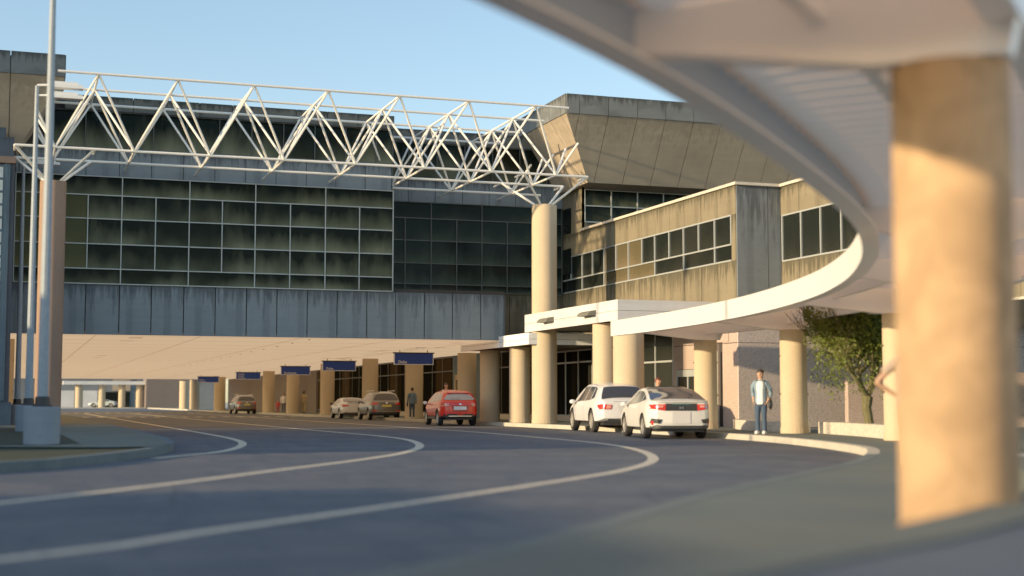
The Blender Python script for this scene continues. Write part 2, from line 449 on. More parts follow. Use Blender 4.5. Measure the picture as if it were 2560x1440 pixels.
ld = Vector((math.cos(R(SUN_AZ)) * math.cos(R(SUN_EL)), math.sin(R(SUN_AZ)) * math.cos(R(SUN_EL)), -math.sin(R(SUN_EL))))
so.rotation_euler = ld.to_track_quat('-Z', 'Y').to_euler()
cam = bpy.data.cameras.new('camera'); co = bpy.data.objects.new('camera', cam); COL.objects.link(co)
cam.lens = 50; cam.sensor_width = 36; cam.clip_end = 6000; cam.clip_start = 0.05
co.location = (-21.1, -56.2, 1.05)
co.rotation_euler = (R(90) + math.atan(285 / 3555.), 0, -R(19.27))
cam.dof.use_dof = True; cam.dof.focus_distance = 62; cam.dof.aperture_fstop = 0.55
scene.camera = co
scene.cycles.diffuse_bounces = 7
scene.cycles.max_bounces = 14
scene.view_settings.view_transform = 'Standard'; scene.view_settings.look = 'None'
scene.view_settings.exposure = 0; scene.view_settings.gamma = 1.26
CAMU, CAMV = -21.1, -56.2
YAW = R(19.27)
def spot(px, Y):
    """survey: plan position of a thing seen in column px at distance Y ahead"""
    X = (px - 1280) / 3555. * Y
    return (CAMU + X * math.cos(YAW) + Y * math.sin(YAW), CAMV - X * math.sin(YAW) + Y * math.cos(YAW))

# ------------------------------------------------------------------ ground, road, kerbs
g = MB(); g.face([(-3000, -3000, -0.06), (3000, -3000, -0.06), (3000, 3000, -0.06), (-3000, 3000, -0.06)])
struct(g.build('ground', M['earth']))
g = MB(); g.face([(-80, -64, 0), (8, -64, 0), (8, 235, 0), (-80, 235, 0)])
road = struct(g.build('road', M['asphalt']))
# right-hand kerb line, from behind the camera to the far end of the underpass
KP = catmull([(-60, -60), (-40, -58.2), (-28, -54.8), (-22, -51.2), (-18.4, -47.9), (-14.8, -43.6), (-11.3, -39.8), (-9.1, -37.4),
              (-6.5, -33.9), (-4.8, -30.9), (-2.9, -25.3), (-1.76, -19.6), (-1.1, -12), (-0.85, -3), (-0.8, 10), (-0.8, 40), (-0.8, 90), (-1.0, 176)], 1.0)
KN = right_normals(KP)
poly = [KP[i] + KN[i] * 0.22 for i in range(len(KP))]
poly = [(p.x, p.y) for p in poly] + [(30, 176), (30, -62), (-60, -62)]
tess = tessellate_polygon([[Vector((x, y, 0)) for x, y in poly]])
g = MB(); g.v = [(x, y, 0.15) for x, y in poly]; g.f = [tuple(t) for t in tess]; g.uv = [[(0, 0)] * 3 for _ in tess]
walk = struct(g.build('pavement', M['walk']))
for p in walk.data.polygons:
    if p.normal.z < 0: p.flip()
ks = [i for i, p in enumerate(KP) if p.y > -35.2 and p.x > -9][0]
g = MB(); rail(g, KP[ks:], KN[ks:], 0.0, 0.22, -0.02, 0.154)
kerb = struct(g.build('kerb', M['kerb']))
g = MB(); rail(g, KP[:ks + 1], KN[:ks + 1], 0.0, 0.22, -0.02, 0.154)
struct(g.build('near_kerb', M['walk_kerb']))
# lane lines (three curved lines that straighten into the underpass)
lines = [
    [(-18.6, -28.8), (-18.0, -27.71), (-16.81, -25.25), (-15.75, -20.8), (-15.2, -15.5), (-15.04, -6.5), (-15.0, 20), (-15.0, 80)],
    [(-30, -49.5), (-25, -45.2), (-21.2, -40.34), (-19.32, -37.6), (-17.17, -34.07), (-15.13, -30.75), (-13.4, -27.4), (-11.88, -23.15), (-10.75, -17.88), (-10.4, -13.0), (-10.5, -5), (-10.6, 10), (-10.7, 40), (-10.8, 80)],
    [(-36, -53.5), (-27, -50), (-21.16, -46.02), (-19.65, -44.45), (-17.33, -41.94), (-14.29, -38.49), (-12.1, -35.8), (-10.0, -32.3), (-8.15, -27.5), (-6.95, -22.4), (-6.35, -16), (-5.9, -10), (-5.65, -2), (-5.6, 20), (-5.6, 80)],
]
for pts in lines:
    P = catmull(pts, 0.7); N = right_normals(P)
    g = MB(); strip(g, P, N, -0.10, 0.10, 0.005)
    g.build('lane_line', M['line'], road)
for vc in (45.5, 84.0):
    for k in range(17):
        u = -16.6 + k * 0.95
        g = MB(); g.face([(u, vc - 1.3, 0.005), (u + 0.42, vc - 1.3, 0.005), (u + 0.42, vc + 1.3, 0.005), (u, vc + 1.3, 0.005)])
        g.build('crossing_bar', M['line'], road)

# left island
IP = catmull([(-34, -42), (-26, -37.6), (-21.26, -33.57), (-20.04, -31.61), (-18.84, -28.68), (-17.95, -25.4), (-17.6, -22.3), (-17.42, -17), (-17.42, -3), (-17.6, 22), (-17.8, 60)], 0.8)
IN = [-n for n in right_normals(IP)]
g = MB(); rail(g, IP, IN, 0, 0.18, -0.02, 0.16); struct(g.build('island_kerb', M['kerb_g']))
poly = [IP[i] + IN[i] * 0.18 for i in range(len(IP))]
poly = [(p.x, p.y) for p in poly] + [(-60, 60), (-60, -42)]
tess = tessellate_polygon([[Vector((x, y, 0)) for x, y in poly]])
g = MB(); g.v = [(x, y, 0.14) for x, y in poly]; g.f = [tuple(t) for t in tess]; g.uv = [[(0, 0)] * 3 for _ in tess]
isl = struct(g.build('island_lawn', M['grass']))
for p in isl.data.polygons:
    if p.normal.z < 0: p.flip()
poly = [(-60, -27.2), (-21.3, -26.2), (-19.4, -27.2), (-18.35, -27.0), (-17.98, -25.4), (-17.75, -22.3), (-17.6, -17), (-17.6, -3), (-17.8, 22), (-18.0, 60), (-60, 60)]
g = MB()
tess = tessellate_polygon([[Vector((x, y, 0)) for x, y in poly]])
n = len(poly)
g.v = [(x, y, 0.17) for x, y in poly]; g.f = [tuple(t) for t in tess]; g.uv = [[(0, 0)] * 3 for _ in tess]
pav = struct(g.build('island_paving', M['slab']))
for p in pav.data.polygons:
    if p.normal.z < 0: p.flip()
g = MB(); g.face([(-40, -25.7, 0.178), (-20.2, -25.1, 0.178), (-19.75, -24.5, 0.178), (-20.0, -5.0, 0.178), (-40, -5, 0.178)])
struct(g.build('planting_bed', M['bed']))

# raised bed at the back of the near pavement, right of the camera
BP = catmull([(-30, -58.6), (-24, -55.2), (-19.19, -51.59), (-16.95, -50.14), (-14.65, -48.21), (-12.4, -45.4), (-10.6, -42.6)], 0.5)
BN = right_normals(BP)
g = MB(); rail(g, BP, BN, 0, 0.42, 0.1, 0.45); be = g.build('bed_edging', M['walk'])
g = MB(); strip(g, BP, BN, 0.42, 2.6, 0.43, 0.47); strip(g, BP, BN, 2.6, 2.65, 0.47, 0.0)
bed = thing('raised_bed', 'low raised gravel bed with a broad kerb in front of the nearest column', 'planter')
be.parent = bed
g.build('gravel_fill', M['gravel'], bed)

PZ = [BP[i] + BN[i] * 2.64 for i in range(0, len(BP), 3)]
poly = [(p.x, p.y) for p in PZ] + [(-6, -36), (30, -33), (30, -62), (-30, -62)]
tess = tessellate_polygon([[Vector((x, y, 0)) for x, y in poly]])
g = MB(); g.v = [(x, y, 0.165) for x, y in poly]; g.f = [tuple(t_) for t_ in tess]; g.uv = [[(0, 0)] * 3 for _ in tess]
plz = struct(g.build('bounce_ground', M['bounce_ground']))  # unseen pale sheet added to bounce light up under the canopy
for p in plz.data.polygons:
    if p.normal.z < 0: p.flip()

# ------------------------------------------------------------------ terminal bridge building (spans the road)
def panel_face_v(mb, edges, z0, z1, v, gap=0.035, t=0.06):
    for a, b in zip(edges[:-1], edges[1:]):
        mb.slab([(a + gap / 2, v, z0), (b - gap / 2, v, z0), (b - gap / 2, v, z1), (a + gap / 2, v, z1)], t)
def panel_face_u(mb, edges, z0, z1, u, gap=0.035, t=0.06):
    """faces -u ; edges listed from far (+v) to near (-v)"""
    for a, b in zip(edges[:-1], edges[1:]):
        mb.slab([(u, a - gap / 2, z0), (u, b + gap / 2, z0), (u, b + gap / 2, z1), (u, a - gap / 2, z1)], t)
def grid_v(parent, cols, rows, v, mat_of, mull, skip=lambda i, j: False, merge=None, name='curtain_wall', mw=0.034):
    """curtain wall facing -v: panes listed as (u0,u1,z0,z1)"""
    fr = MB()
    cw = None
    panes = merge
    for (a, b, c, d) in panes:
        fr.box(a - mw / 2, a + mw / 2, v - 0.07, v + 0.02, c, d)
        fr.box(a, b, v - 0.066, v + 0.02, d - mw / 2, d + mw / 2)
    a1 = max(p[1] for p in panes); c0 = min(p[2] for p in panes); d1 = max(p[3] for p in panes); a0 = min(p[0] for p in panes)
    fr.box(a1 - mw / 2, a1 + mw / 2, v - 0.07, v + 0.02, c0, d1)
    fr.box(a0, a1, v - 0.068, v + 0.02, c0 - mw / 2, c0 + mw / 2)
    cw = fr.build(name, mull, parent)
    for k, (a, b, c, d) in enumerate(panes):
        g = MB(); r = random.random() * 9
        g.face([(a, v, c), (b, v, c), (b, v, d), (a, v, d)], [(r, 0), (r + 1, 0), (r + 1, 1), (r, 1)])
        g.build('glass_pane', mat_of(a, b, c, d), cw)
    return cw
VA, VB = 3.6, 6.2
br = thing('terminal_bridge', 'long dark glass and grey concrete terminal building bridging the road', 'building')
# core volumes, one mesh
g = MB()
g.box(-21.3, -5.75, VA + 0.09, 9, 3.9, 13.45); g.box(-5.75, -0.55, VA + 0.09, 6.3, 3.9, 5.95)
g.box(-5.70, 3.2, VB + 0.09, 40, 3.9, 13.4); g.box(-21.3, -5.75, 9, 40, 3.9, 13.4)
g.box(-30, 12, 40, 117, 3.95, 9.5)
g.build('core_wall', M['joint'], br)
J1 = [-21.4, -21.02, -19.74, -18.45, -17.13, -15.86, -14.56, -13.27, -11.98, -10.7, -9.41, -8.12, -6.82, -5.54, -4.25, -2.97, -1.66, -0.53]
g = MB(); panel_face_v(g, J1, 3.77, 5.80, VA, 0.045)
g.box(-0.59, -0.53, VA + 0.0, 6.1, 3.77, 5.8)
g.build('lower_panel_band', M['band'], br)
g = MB(); panel_face_v(g, [u - 0.1 for u in J1 if u < -5.7][:-0 or None] + [-5.70], 10.26, 11.38, VA + 0.05, 0.03)
g.box(-5.76, -5.70, VA + 0.05, VB, 10.26, 11.38)
g.build('upper_panel_band', M['band'], br)
g = MB(); panel_face_v(g, [-19.45 + 1.35 * k for k in range(0, 10)] + [-5.67], 12.93, 13.52, VA - 0.12, 0.03, 0.3)
g.box(-5.70, -5.66, VA + 0.19, VB + 0.2, 12.93, 13.52)
g.box(-19.5, -5.7, VA + 0.19, 9, 13.3, 13.5)
g.build('parapet', M['parapet'], br)
g = MB(); panel_face_v(g, [-5.62, -4.25, -2.9, -1.55, -0.2, 1.15, 3.2], 12.93, 13.52, VB - 0.1, 0.03, 0.3)
g.build('parapet', M['parapet'], br)
g = MB(); panel_face_v(g, [-5.62, -4.3, -3.0, -1.7, -0.4, 0.9, 2.2, 3.28], 10.2, 11.25, VB + 0.03, 0.03)
g.build('upper_panel_band', M['band'], br)
g = MB(); panel_face_v(g, [-0.52, 0.6, 1.9, 3.28], 3.9, 6.04, VB + 0.03, 0.03)
g.build('recess_panel_band', M['tan'], br)
# big curtain wall A
full = [-21.23, -17.11, -14.40, -11.67, -8.68, -5.70]
half = {-21.23: -18.44, -17.11: -15.76, -14.40: -13.05, -11.67: -10.19, -8.68: -7.19}
panes = []
for a, b in zip(full[:-1], full[1:]):
    m_ = half[a]
    panes.append((a, b, 9.45, 10.22))
    for c, d in ((8.48, 9.45), (7.45, 8.48), (6.44, 7.45)):
        panes += [(a, m_, c, d), (m_, b, c, d)]
    if a >= -11.7: panes += [(a, m_, 5.83, 6.44), (m_, b, 5.83, 6.44)]
    else: panes.append((a, b, 5.83, 6.44))
grid_v(br, 0, 0, VA - 0.02, lambda a, b, c, d: M['glassO'] if b < -18 else M['glassA'], M['mull'], merge=panes)
panes = [(-19.95 + 1.348 * k + 0.0, -19.95 + 1.348 * (k + 1), 11.41, 12.9) for k in range(10)] + [(-6.47, -5.72, 11.41, 12.9)]
grid_v(br, 0, 0, VA + 0.02, lambda *a: M['glassA'], M['mull_d'], merge=panes, mw=0.03)
panes = [(-5.66, -4.3, 11.28, 12.9)] + [(-4.3 + 1.35 * k, -4.3 + 1.35 * (k + 1), 11.28, 12.9) for k in range(5)]
grid_v(br, 0, 0, VB + 0.02, lambda *a: M['glassA'], M['mull_d'], merge=panes, mw=0.03)
cols = [-5.66, -4.46, -3.23, -2.0, -0.78, 0.46, 1.70, 3.2]
panes = [(cols[i], cols[min(i + 2, 7)], 9.43, 10.17) for i in (0, 2, 4, 6)]
for i in range(7):
    for c, d in ((8.41, 9.43), (7.37, 8.41), (6.42, 7.37), (6.07, 6.42)):
        panes.append((cols[i], cols[i + 1], c, d))
grid_v(br, 0, 0, VB, lambda *a: M['glassB'], M['mull_d'], merge=panes)
# soffit of the underpass, brightened by added emission
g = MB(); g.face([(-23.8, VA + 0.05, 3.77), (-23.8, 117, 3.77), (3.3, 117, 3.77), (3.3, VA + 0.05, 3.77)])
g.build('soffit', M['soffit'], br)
g = MB()
for k in range(5):
    u = -18 + 4.2 * k
    a = (u, 5, 3.762); 
    g.box(u - 0.01, u + 0.01, 4, 116, 3.762, 3.768)
for k in range(26):
    v = 4.4 + k * 4.3
    g.box(-23, 3.2, v - 0.006, v + 0.006, 3.765, 3.769)
for k in range(26):
    v = 5 + random.random() * 30; u = -1.9 + random.choice([0, 0, 0.9, -0.9, -14.5]) + random.random() * 0.2
    g.box(u - 0.28, u + 0.28, v - 0.03, v + 0.03, 3.757, 3.768)
for k in range(14):
    g.box(-9.0 - 0.02, -9.0 + 0.02, 5 + k * 4, 5.3 + k * 4, 3.74, 3.768)
g.build('soffit_joints', M['soffjoint'], br)
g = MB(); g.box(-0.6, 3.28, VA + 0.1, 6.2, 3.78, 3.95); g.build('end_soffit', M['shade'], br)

# ------------------------------------------------------------------ corner towers with flared concrete crowns
def tower(name, label, su, uo, ub, uend, vfar, mats):
    """flared crown: parapet box on an inverted pyramid foot. su=+1 extends to +u"""
    t = thing(name, label, 'building')
    v0, z0, z1, z2, S = 0.7, 10.9, 13.6, 14.46, 1.7
    par, fl, sof, body = MB(), MB(), MB(), MB()
    def poly(mb, P, n, th):
        P = [Vector(p) for p in P]; B = [p - Vector(n) * th for p in P]
        r = random.random() * 50
        zz = [p.z for p in P]; lo, hi = min(zz), max(zz)
        mb.face(P, [(r + i / len(P), (p.z - lo) / (hi - lo)) for i, p in enumerate(P)])
        mb.face(B[::-1])
        for i in range(len(P)):
            j = (i + 1) % len(P); mb.face([P[j], P[i], B[i], B[j]])
    for front in (True, False):
        lim = abs(uend - uo) if front else vfar - v0
        ds = [0, 0.6] + [0.6 + 1.385 * k for k in range(1, 30)]
        ds = [d for d in ds if d < lim - 0.3] + [lim]
        for a, b in zip(ds[:-1], ds[1:]):
            a += 0.015; b -= 0.015
            if front:
                P = lambda d, q, out=0: (uo + su * d, v0 + S * q - out, z1 - (z1 - z0) * q); n = (0, -.85, -.53); np_ = (0, -1, 0)
            else:
                P = lambda d, q, out=0: (uo + su * (S * q - out), v0 + d, z1 - (z1 - z0) * q); n = (-su * .85, 0, -.53); np_ = (-su, 0, 0)
            ta, tb = min(1, a / S), min(1, b / S)
            pts = [P(a, 0), P(b, 0), P(b, tb)]
            if ta < 1 and tb >= 1: pts.append(P(S, 1))
            pts.append(P(a, ta)) if ta > 0.02 else None
            pts = [Vector(p) + Vector((0, 0, -0.02)) for p in pts]
            poly(fl, pts, n, 0.08)
            A = P(a, 0, .04); Bq = P(b, 0, .04)
            poly(par, [A, Bq, (Bq[0], Bq[1], z2), (A[0], A[1], z2)], np_, 0.3)
    ub = uo + su * S; vb = v0 + S
    lo, hi = min(ub, uend), max(ub, uend)
    sof.box(lo + 0.03, hi, vb + 0.03, vfar, z0 - 0.02, z0 + 0.12)
    lo, hi = min(uo, uend), max(uo, uend)
    body.box(lo + 0.31, hi - 0.31, v0 + 0.31, vfar, z1, z2 - 0.1)
    body.face([(ub, vb + .1, z0), (uend, vb + .1, z0), (uend, v0 + .1, z1), (uo, v0 + .1, z1)])
    s = su * 0.1
    body.face([(ub + s, vfar, z0), (ub + s, vb + .1, z0), (uo + s, v0 + .1, z1), (uo + s, vfar, z1)])
    par.build('parapet', M['crown'], t); fl.build('flared_crown', mats, t)
    sof.build('soffit', M['tansmooth'], t); body.build('core_wall', M['joint'], t)
    return t
rt = tower('corner_tower', 'tan corner tower with flared concrete crown right of the truss', 1, 1.3, 3.0, 17, 12, M['tansmooth'])
lt = tower('corner_tower', 'tan corner tower with flared concrete crown at the left edge', -1, -19.55, -21.3, -34, 12, M['tansmooth'])
# right tower shaft with its window strip
g = MB()
g.slab([(3.3, 9.5, 8.85), (3.3, 3.9, 8.85), (3.3, 3.9, 10.9), (3.3, 9.5, 10.9)], 0.2)
g.slab([(3.3, 9.5, 3.9), (3.3, 6.9, 3.9), (3.3, 6.9, 8.85), (3.3, 9.5, 8.85)], 0.2)
g.slab([(3.302, 3.9, 8.0), (3.44, 3.9, 8.0), (3.44, 3.9, 10.9), (3.302, 3.9, 10.9)], 0.1)
g.box(3.45, 17, 3.95, 4.2, 8.4, 9.32)
g.build('shaft_wall', M['tan'], rt)
panes = []
for k in range(9):
    a = 3.46 + 1.323 * k
    panes += [(a, a + 1.323, 10.05, 10.8), (a, a + 1.323, 9.3, 10.05)]
grid_v(rt, 0, 0, 3.95, lambda *a: M['glassA'], M['mull'], merge=panes, mw=0.04, name='window_strip')
g = MB(); g.box(3.24, 3.30, 5.2, 6.4, 7.0, 8.2); g.build('window', M['glassC'], rt)
g = MB(); g.box(3.24, 3.30, 5.2, 6.4, 8.9, 10.1); g.build('window', M['glassC'], rt)
# left tower shaft and stucco wall below it
g = MB(); g.box(-34, -21.32, 3.2, 11, 5.8, 10.9); g.build('shaft_wall', M['slate'], lt)
g = MB(); g.box(-34, -21.5, 3.4, 11, 3.2, 5.78); g.build('shaft_wall', M['bluewall'], lt)
g = MB(); g.slab([(-24.0, 4.2, 0.15), (-21.9, 4.2, 0.15), (-21.9, 4.2, 3.77), (-24.0, 4.2, 3.77)], 0.2)
g.slab([(-21.9, 4.2, 0.15), (-21.9, 7.5, 0.15), (-21.9, 7.5, 3.77), (-21.9, 4.2, 3.77)], 0.1)
g.build('stucco_wall', M['stucco'], lt)

# ------------------------------------------------------------------ office wing on the right (faces the road)
wing = thing('office_wing', 'stained tan concrete wing with ribbon windows right of the truss column', 'building')
UC, UD, VC = 3.3, 5.11, -10.9
g = MB()
g.box(3.37, 16, VC + 0.09, 6.8, 3.9, 8.7); g.box(5.2, 16, -34, VC + 0.09, 3.95, 8.7)
g.box(3.37, 16, VC + 0.09, 117, 0.1, 3.9); g.box(3.37, 12, 6.8, 40, 3.9, 6.15)
g.build('core_wall', M['joint'], wing)
JC = [6.85, 5.5, 4.1, 2.82, 1.53, 0.06, -1.3, -2.68, -4.0, -5.34, -6.66, -8.06, -9.42, -10.84]
g = MB(); panel_face_u(g, JC[2:], 7.82, 8.86, UC, 0.022); panel_face_u(g, [6.85, 5.5, 4.1], 7.82, 8.86, UC, 0.022)
g.build('upper_panels', M['tan'], wing)
g = MB(); panel_face_u(g, JC, 3.95, 6.14, UC, 0.022)
g.build('lower_panels', M['tan'], wing)
g = MB(); panel_face_u(g, [-10.5, -10.81], 6.14, 7.82, UC, 0.0); g.build('end_pier', M['tan'], wing)
g = MB(); panel_face_v(g, [3.3, 4.57, 5.11], 3.95, 8.84, VC, 0.025); g.build('end_wall', M['grey'], wing)
g = MB(); JD = [VC + 0.05 - 1.3 * k for k in range(0, 18)]
panel_face_u(g, JD, 7.82, 8.86, UD, 0.022); g.build('upper_panels', M['tan'], wing)
g = MB(); panel_face_u(g, JD, 3.95, 6.12, UD, 0.022); g.build('lower_panels', M['tan'], wing)
g = MB()
g.box(UC - 0.10, UC + 0.2, VC - 0.10, 3.9, 8.86, 8.96); g.box(UC + 0.2, UD - 0.1, VC - 0.10, VC + 0.2, 8.86, 8.96)
g.box(UD - 0.10, UD + 0.2, -34, VC - 0.10, 8.86, 8.96); g.box(UD - 0.1, UD + 0.2, VC - 0.1, VC + 0.2, 8.86, 8.96)
g.build('coping', M['plinth'], wing)
def ribbon_u(parent, cols, z0, zr, z1, u, matf, name='ribbon_window'):
    fr = MB(); mw = 0.05
    for i, c in enumerate(cols):
        fr.box(u - 0.05, u + 0.03, c - mw / 2, c + mw / 2, z0 if (zr is None or i % 2 == 0) else zr, z1)
    for z in [z0, z1] + ([zr] if zr else []):
        fr.box(u - 0.046, u + 0.03, cols[-1], cols[0], z - mw / 2, z + mw / 2)
    f = fr.build(name, M['mull'], parent)
    for i, (a, b) in enumerate(zip(cols[:-1], cols[1:])):
        g = MB(); g.face([(u, a, zr or z0), (u, b, zr or z0), (u, b, z1), (u, a, z1)], [(i, 0), (i + 1, 0), (i + 1, 1), (i, 1)])
        g.build('glass_pane', matf((a + b) / 2), f)
    if zr:
        for i in range(0, len(cols) - 1, 2):
            a, b = cols[i], cols[min(i + 2, len(cols) - 1)]
            g = MB(); g.face([(u, a, z0), (u, b, z0), (u, b, zr), (u, a, zr)], [(i, 0), (i + 1, 0), (i + 1, 1), (i, 1)])
            g.build('glass_pane', matf((a + b) / 2), f)
ribbon_u(wing, [6.85, 5.25, 3.88, 2.64, 1.31, -0.01, -1.32, -2.7, -3.95, -5.29, -6.58, -7.87, -9.18, -10.47][0:14], 6.16, 6.74, 7.80, UC + 0.03,
         lambda v: M['glassT'] if -2.8 < v < 1.5 else M['glassC'])
ribbon_u(wing, [-10.98 - 1.3 * k for k in range(9)], 6.14, None, 7.80, UD + 0.03, lambda v: M['glassC'])
# ground floor: shopfront from far to near, entrance, stucco
cols = [8.6 + 2.2 * k for k in range(49)]
fr = MB()
for c in cols: fr.box(UC - 0.04, UC + 0.05, c - 0.03, c + 0.03, 0.42, 3.74)
for z in (0.42, 2.87, 3.70): fr.box(UC - 0.036, UC + 0.05, cols[0], cols[-1], z - 0.03, z + 0.03)
sf = fr.build('shopfront', M['mull_d'], wing)
for k, (a, b) in enumerate(zip(cols[:-1], cols[1:])):
    if a > 62: continue
    g = MB(); g.face([(UC, b, 0.42), (UC, a, 0.42), (UC, a, 3.72), (UC, b, 3.72)], [(0, 0), (1, 0), (1, 1), (0, 1)])
    g.build('glass_pane', M['glassG'], sf)
g = MB(); g.box(UC - 0.05, UC + 0.07, 64, 117, 0.15, 3.76); g.build('back_wall', M['brown'], wing)
g = MB(); g.box(UC - 0.09, UC + 0.02, -2.7, 62, 0.15, 0.41); g.build('plinth', M['plinth'], wing)
c2 = [8.3, 7.5, 5.93, 4.33, 2.66, 1.0, -0.6, -2.3]
fr = MB()
for c in c2: fr.box(UC - 0.04, UC + 0.05, c - 0.03, c + 0.03, 0.42, 3.42)
for z in (0.42, 2.87, 3.41): fr.box(UC - 0.036, UC + 0.05, c2[0], c2[-1], z - 0.035, z + 0.035)
sf2 = fr.build('shopfront', M['mull'], wing)
for a, b in zip(c2[:-1], c2[1:]):
    g = MB(); g.face([(UC, a, 0.42), (UC, b, 0.42), (UC, b, 3.42), (UC, a, 3.42)], [(0, 0), (1, 0), (1, 1), (0, 1)])
    g.build('glass_pane', M['glassG'], sf2)
c3 = [-2.6, -3.97, -5.6]
fr = MB()
for c in c3: fr.box(UC - 0.04, UC + 0.05, c - 0.03, c + 0.03, 0.42, 3.8)
fr.box(UC - 0.036, UC + 0.05, c3[0], c3[-1], 2.62, 2.69)
sf3 = fr.build('shopfront', M['mull'], wing)
for a, b in zip(c3[:-1], c3[1:]):
    g = MB(); g.face([(UC, a, 0.16), (UC, b, 0.16), (UC, b, 3.85), (UC, a, 3.85)], [(0, 0), (1, 0), (1, 1), (0, 1)])
    g.build('glass_pane', M['glassC'], sf3)
g = MB()
g.slab([(UC - 0.03, -5.62, 2.3), (UC - 0.03, -7.9, 2.3), (UC - 0.03, -7.9, 3.2), (UC - 0.03, -5.62, 3.2)], 0.1)
g.slab([(UC - 0.03, -5.62, 3.23), (UC - 0.03, -10.2, 3.23), (UC - 0.03, -10.2, 3.93), (UC - 0.03, -5.62, 3.93)], 0.1)
g.slab([(UC - 0.03, -5.62, .15), (UC - 0.03, -5.95, .15), (UC - 0.03, -5.95, 2.3), (UC - 0.03, -5.62, 2.3)], 0.1)
g.slab([(UC - 0.03, -7.9, .15), (UC - 0.03, -9.3, .15), (UC - 0.03, -9.3, 3.2), (UC - 0.03, -7.9, 3.2)], 0.1)
g.build('pink_wall', M['pink'], wing)
g = MB(); g.box(UC - 0.06, UC + 0.04, -7.88, -7.80, .15, 2.28); g.box(UC - 0.06, UC + 0.04, -6.03, -5.97, .15, 2.28)
g.box(UC - 0.058, UC + 0.04, -7.80, -6.03, 2.02, 2.28); g.box(UC - 0.05, UC + 0.04, -6.95, -6.88, .15, 2.02)
dr = g.build('entrance_door', M['mull'], wing)
g = MB(); g.face([(UC - 0.01, -6.0, .16), (UC - 0.01, -7.85, .16), (UC - 0.01, -7.85, 2.05), (UC - 0.01, -6.0, 2.05)]); g.build('glass_pane', M['glassC'], dr)
g = MB(); g.slab([(UC, -9.7, .15), (UC, VC + .085, .15), (UC, VC + .085, 3.16), (UC, -9.7, 3.16)], 0.08); g.slab([(UC, -9.7, 3.19), (UC, VC + .085, 3.19), (UC, VC + .085, 3.93), (UC, -9.7, 3.93)], 0.08)
g.build('corner_pier', M['pink'], wing)
g = MB(); g.slab([(UC, VC, .15), (16, VC, .15), (16, VC, 3.16), (UC, VC, 3.16)], 0.08); g.slab([(UC, VC, 3.18), (16, VC, 3.18), (16, VC, 3.93), (UC, VC, 3.93)], 0.08)
g.build('stucco_wall', M['stucco'], wing)
g = MB(); g.box(UC - 0.08, UD + 6, VC - 0.35, VC - 0.0, 3.935, 3.985)
g.box(UD - 0.05, 16, -34, VC - 0.4, 3.88, 3.945)
g.build('overhang_soffit', M['plinth'], wing)
g = MB(); g.tube((UC - 0.12, -9.5, .15), (UC - 0.12, -9.5, 2.9), 0.05, n=8); g.build('drain_pipe', M['kerb'], wing)
g = MB(); panel_face_u(g, [22, 20.4, 18.9, 17.4, 15.95, 14.5, 13.0, 11.5, 10.0, 8.4], 3.95, 5.42, UC, 0.04); panel_face_u(g, [22, 20.4, 18.9, 17.4, 15.95, 14.5, 13.0, 11.5, 10.0, 8.4], 5.46, 6.25, UC, 0.04)
g.build('link_panels', M['tansmooth'], wing)
g = MB(); g.box(2.9, 3.24, 17.8, 22.8, 0.15, 3.7); po = g.build('door_portal', M['bluewall'], wing)
g = MB(); g.face([(2.88, 22.0, .2), (2.88, 19.0, .2), (2.88, 19.0, 2.3), (2.88, 22.0, 2.3)]); g.build('glass_pane', M['glassG'], po)
g = MB(); g.box(2.8, 2.88, 18.9, 22.1, 2.3, 2.6); g.box(2.8, 2.88, 20.4, 20.6, .15, 2.3); g.box(2.8, 2.88, 22.0, 22.2, .15, 2.6); g.build('door_frame', M['column'], po)

# garden wall behind the tree
gw = MB(); gw.slab([(6.2, -13.4, .15), (16, -14.3, .15), (16, -14.3, 2.1), (6.2, -13.4, 2.1)], 0.25)
tag(gw.build('garden_wall', M['pink']), 'smooth pinkish wall standing behind the tree', 'wall')
gp = catmull([(2.7, -11.6), (1.49, -14.22), (0.75, -17.0), (0.75, -19.2)], 0.6); gn = [-n for n in right_normals(gp)]
g = MB(); rail(g, gp, gn, 0, 0.45, 0.12, 0.46)
tag(g.build('low_wall', M['plinth']), 'low pale wall behind the man with the shoulder bag', 'wall')
gp = catmull([(0.85, -20.2), (0.3, -22.6), (-0.73, -25.76), (-1.9, -28.6)], 0.6); gn = [-n for n in right_normals(gp)]
g = MB(); rail(g, gp, gn, 0, 0.4, 0.12, 0.48)
tag(g.build('low_wall', M['plinth']), 'sunlit low pale wall in front of the tree', 'wall')

# ------------------------------------------------------------------ concrete columns
def column(u, v, z1, r, label, mat='column', sides=24, group='round concrete columns', z0=0.15, rot=None):
    t = thing('concrete_column', label, 'column', (u, v, z0), 0, group)
    g = MB(); rot = R(-90 - 19.3 + 25) if rot is None else rot
    h = z1 - z0
    g.lathe([(r, 0), (r, h)], n=sides, rot=rot)
    sh = g.build('shaft', M[mat], t, smooth=True, weld=True)
    es = sh.modifiers.new('es', 'EDGE_SPLIT'); es.split_angle = R(50)
    if sides <= 12:
        bv = sh.modifiers.new('b', 'BEVEL'); bv.width = 0.07; bv.segments = 3; bv.limit_method = 'ANGLE'; bv.angle_limit = R(20)
    g = MB(); g.lathe([(r + 0.015, 0), (r + 0.015, 0.16), (r - 0.01, 0.17)], n=sides, rot=rot); g.build('foot', M[mat], t)
    if sides > 26: return t
    g = MB()
    for a in (0.02, PI + 0.02):
        for z in (h * 0.37, h * 0.74):
            ax = a + R(-19.3); g.box((r - .03) * math.cos(ax) - .04, (r - .03) * math.cos(ax) + .04, (r - .03) * math.sin(ax) - .05, (r - .03) * math.sin(ax) + .05, z, z + 0.05)
    g.build('tie_hole', M['joint'], t)
    return t
column(0, 0, 9.38, 0.53, 'tall tan column carrying the right end of the truss')
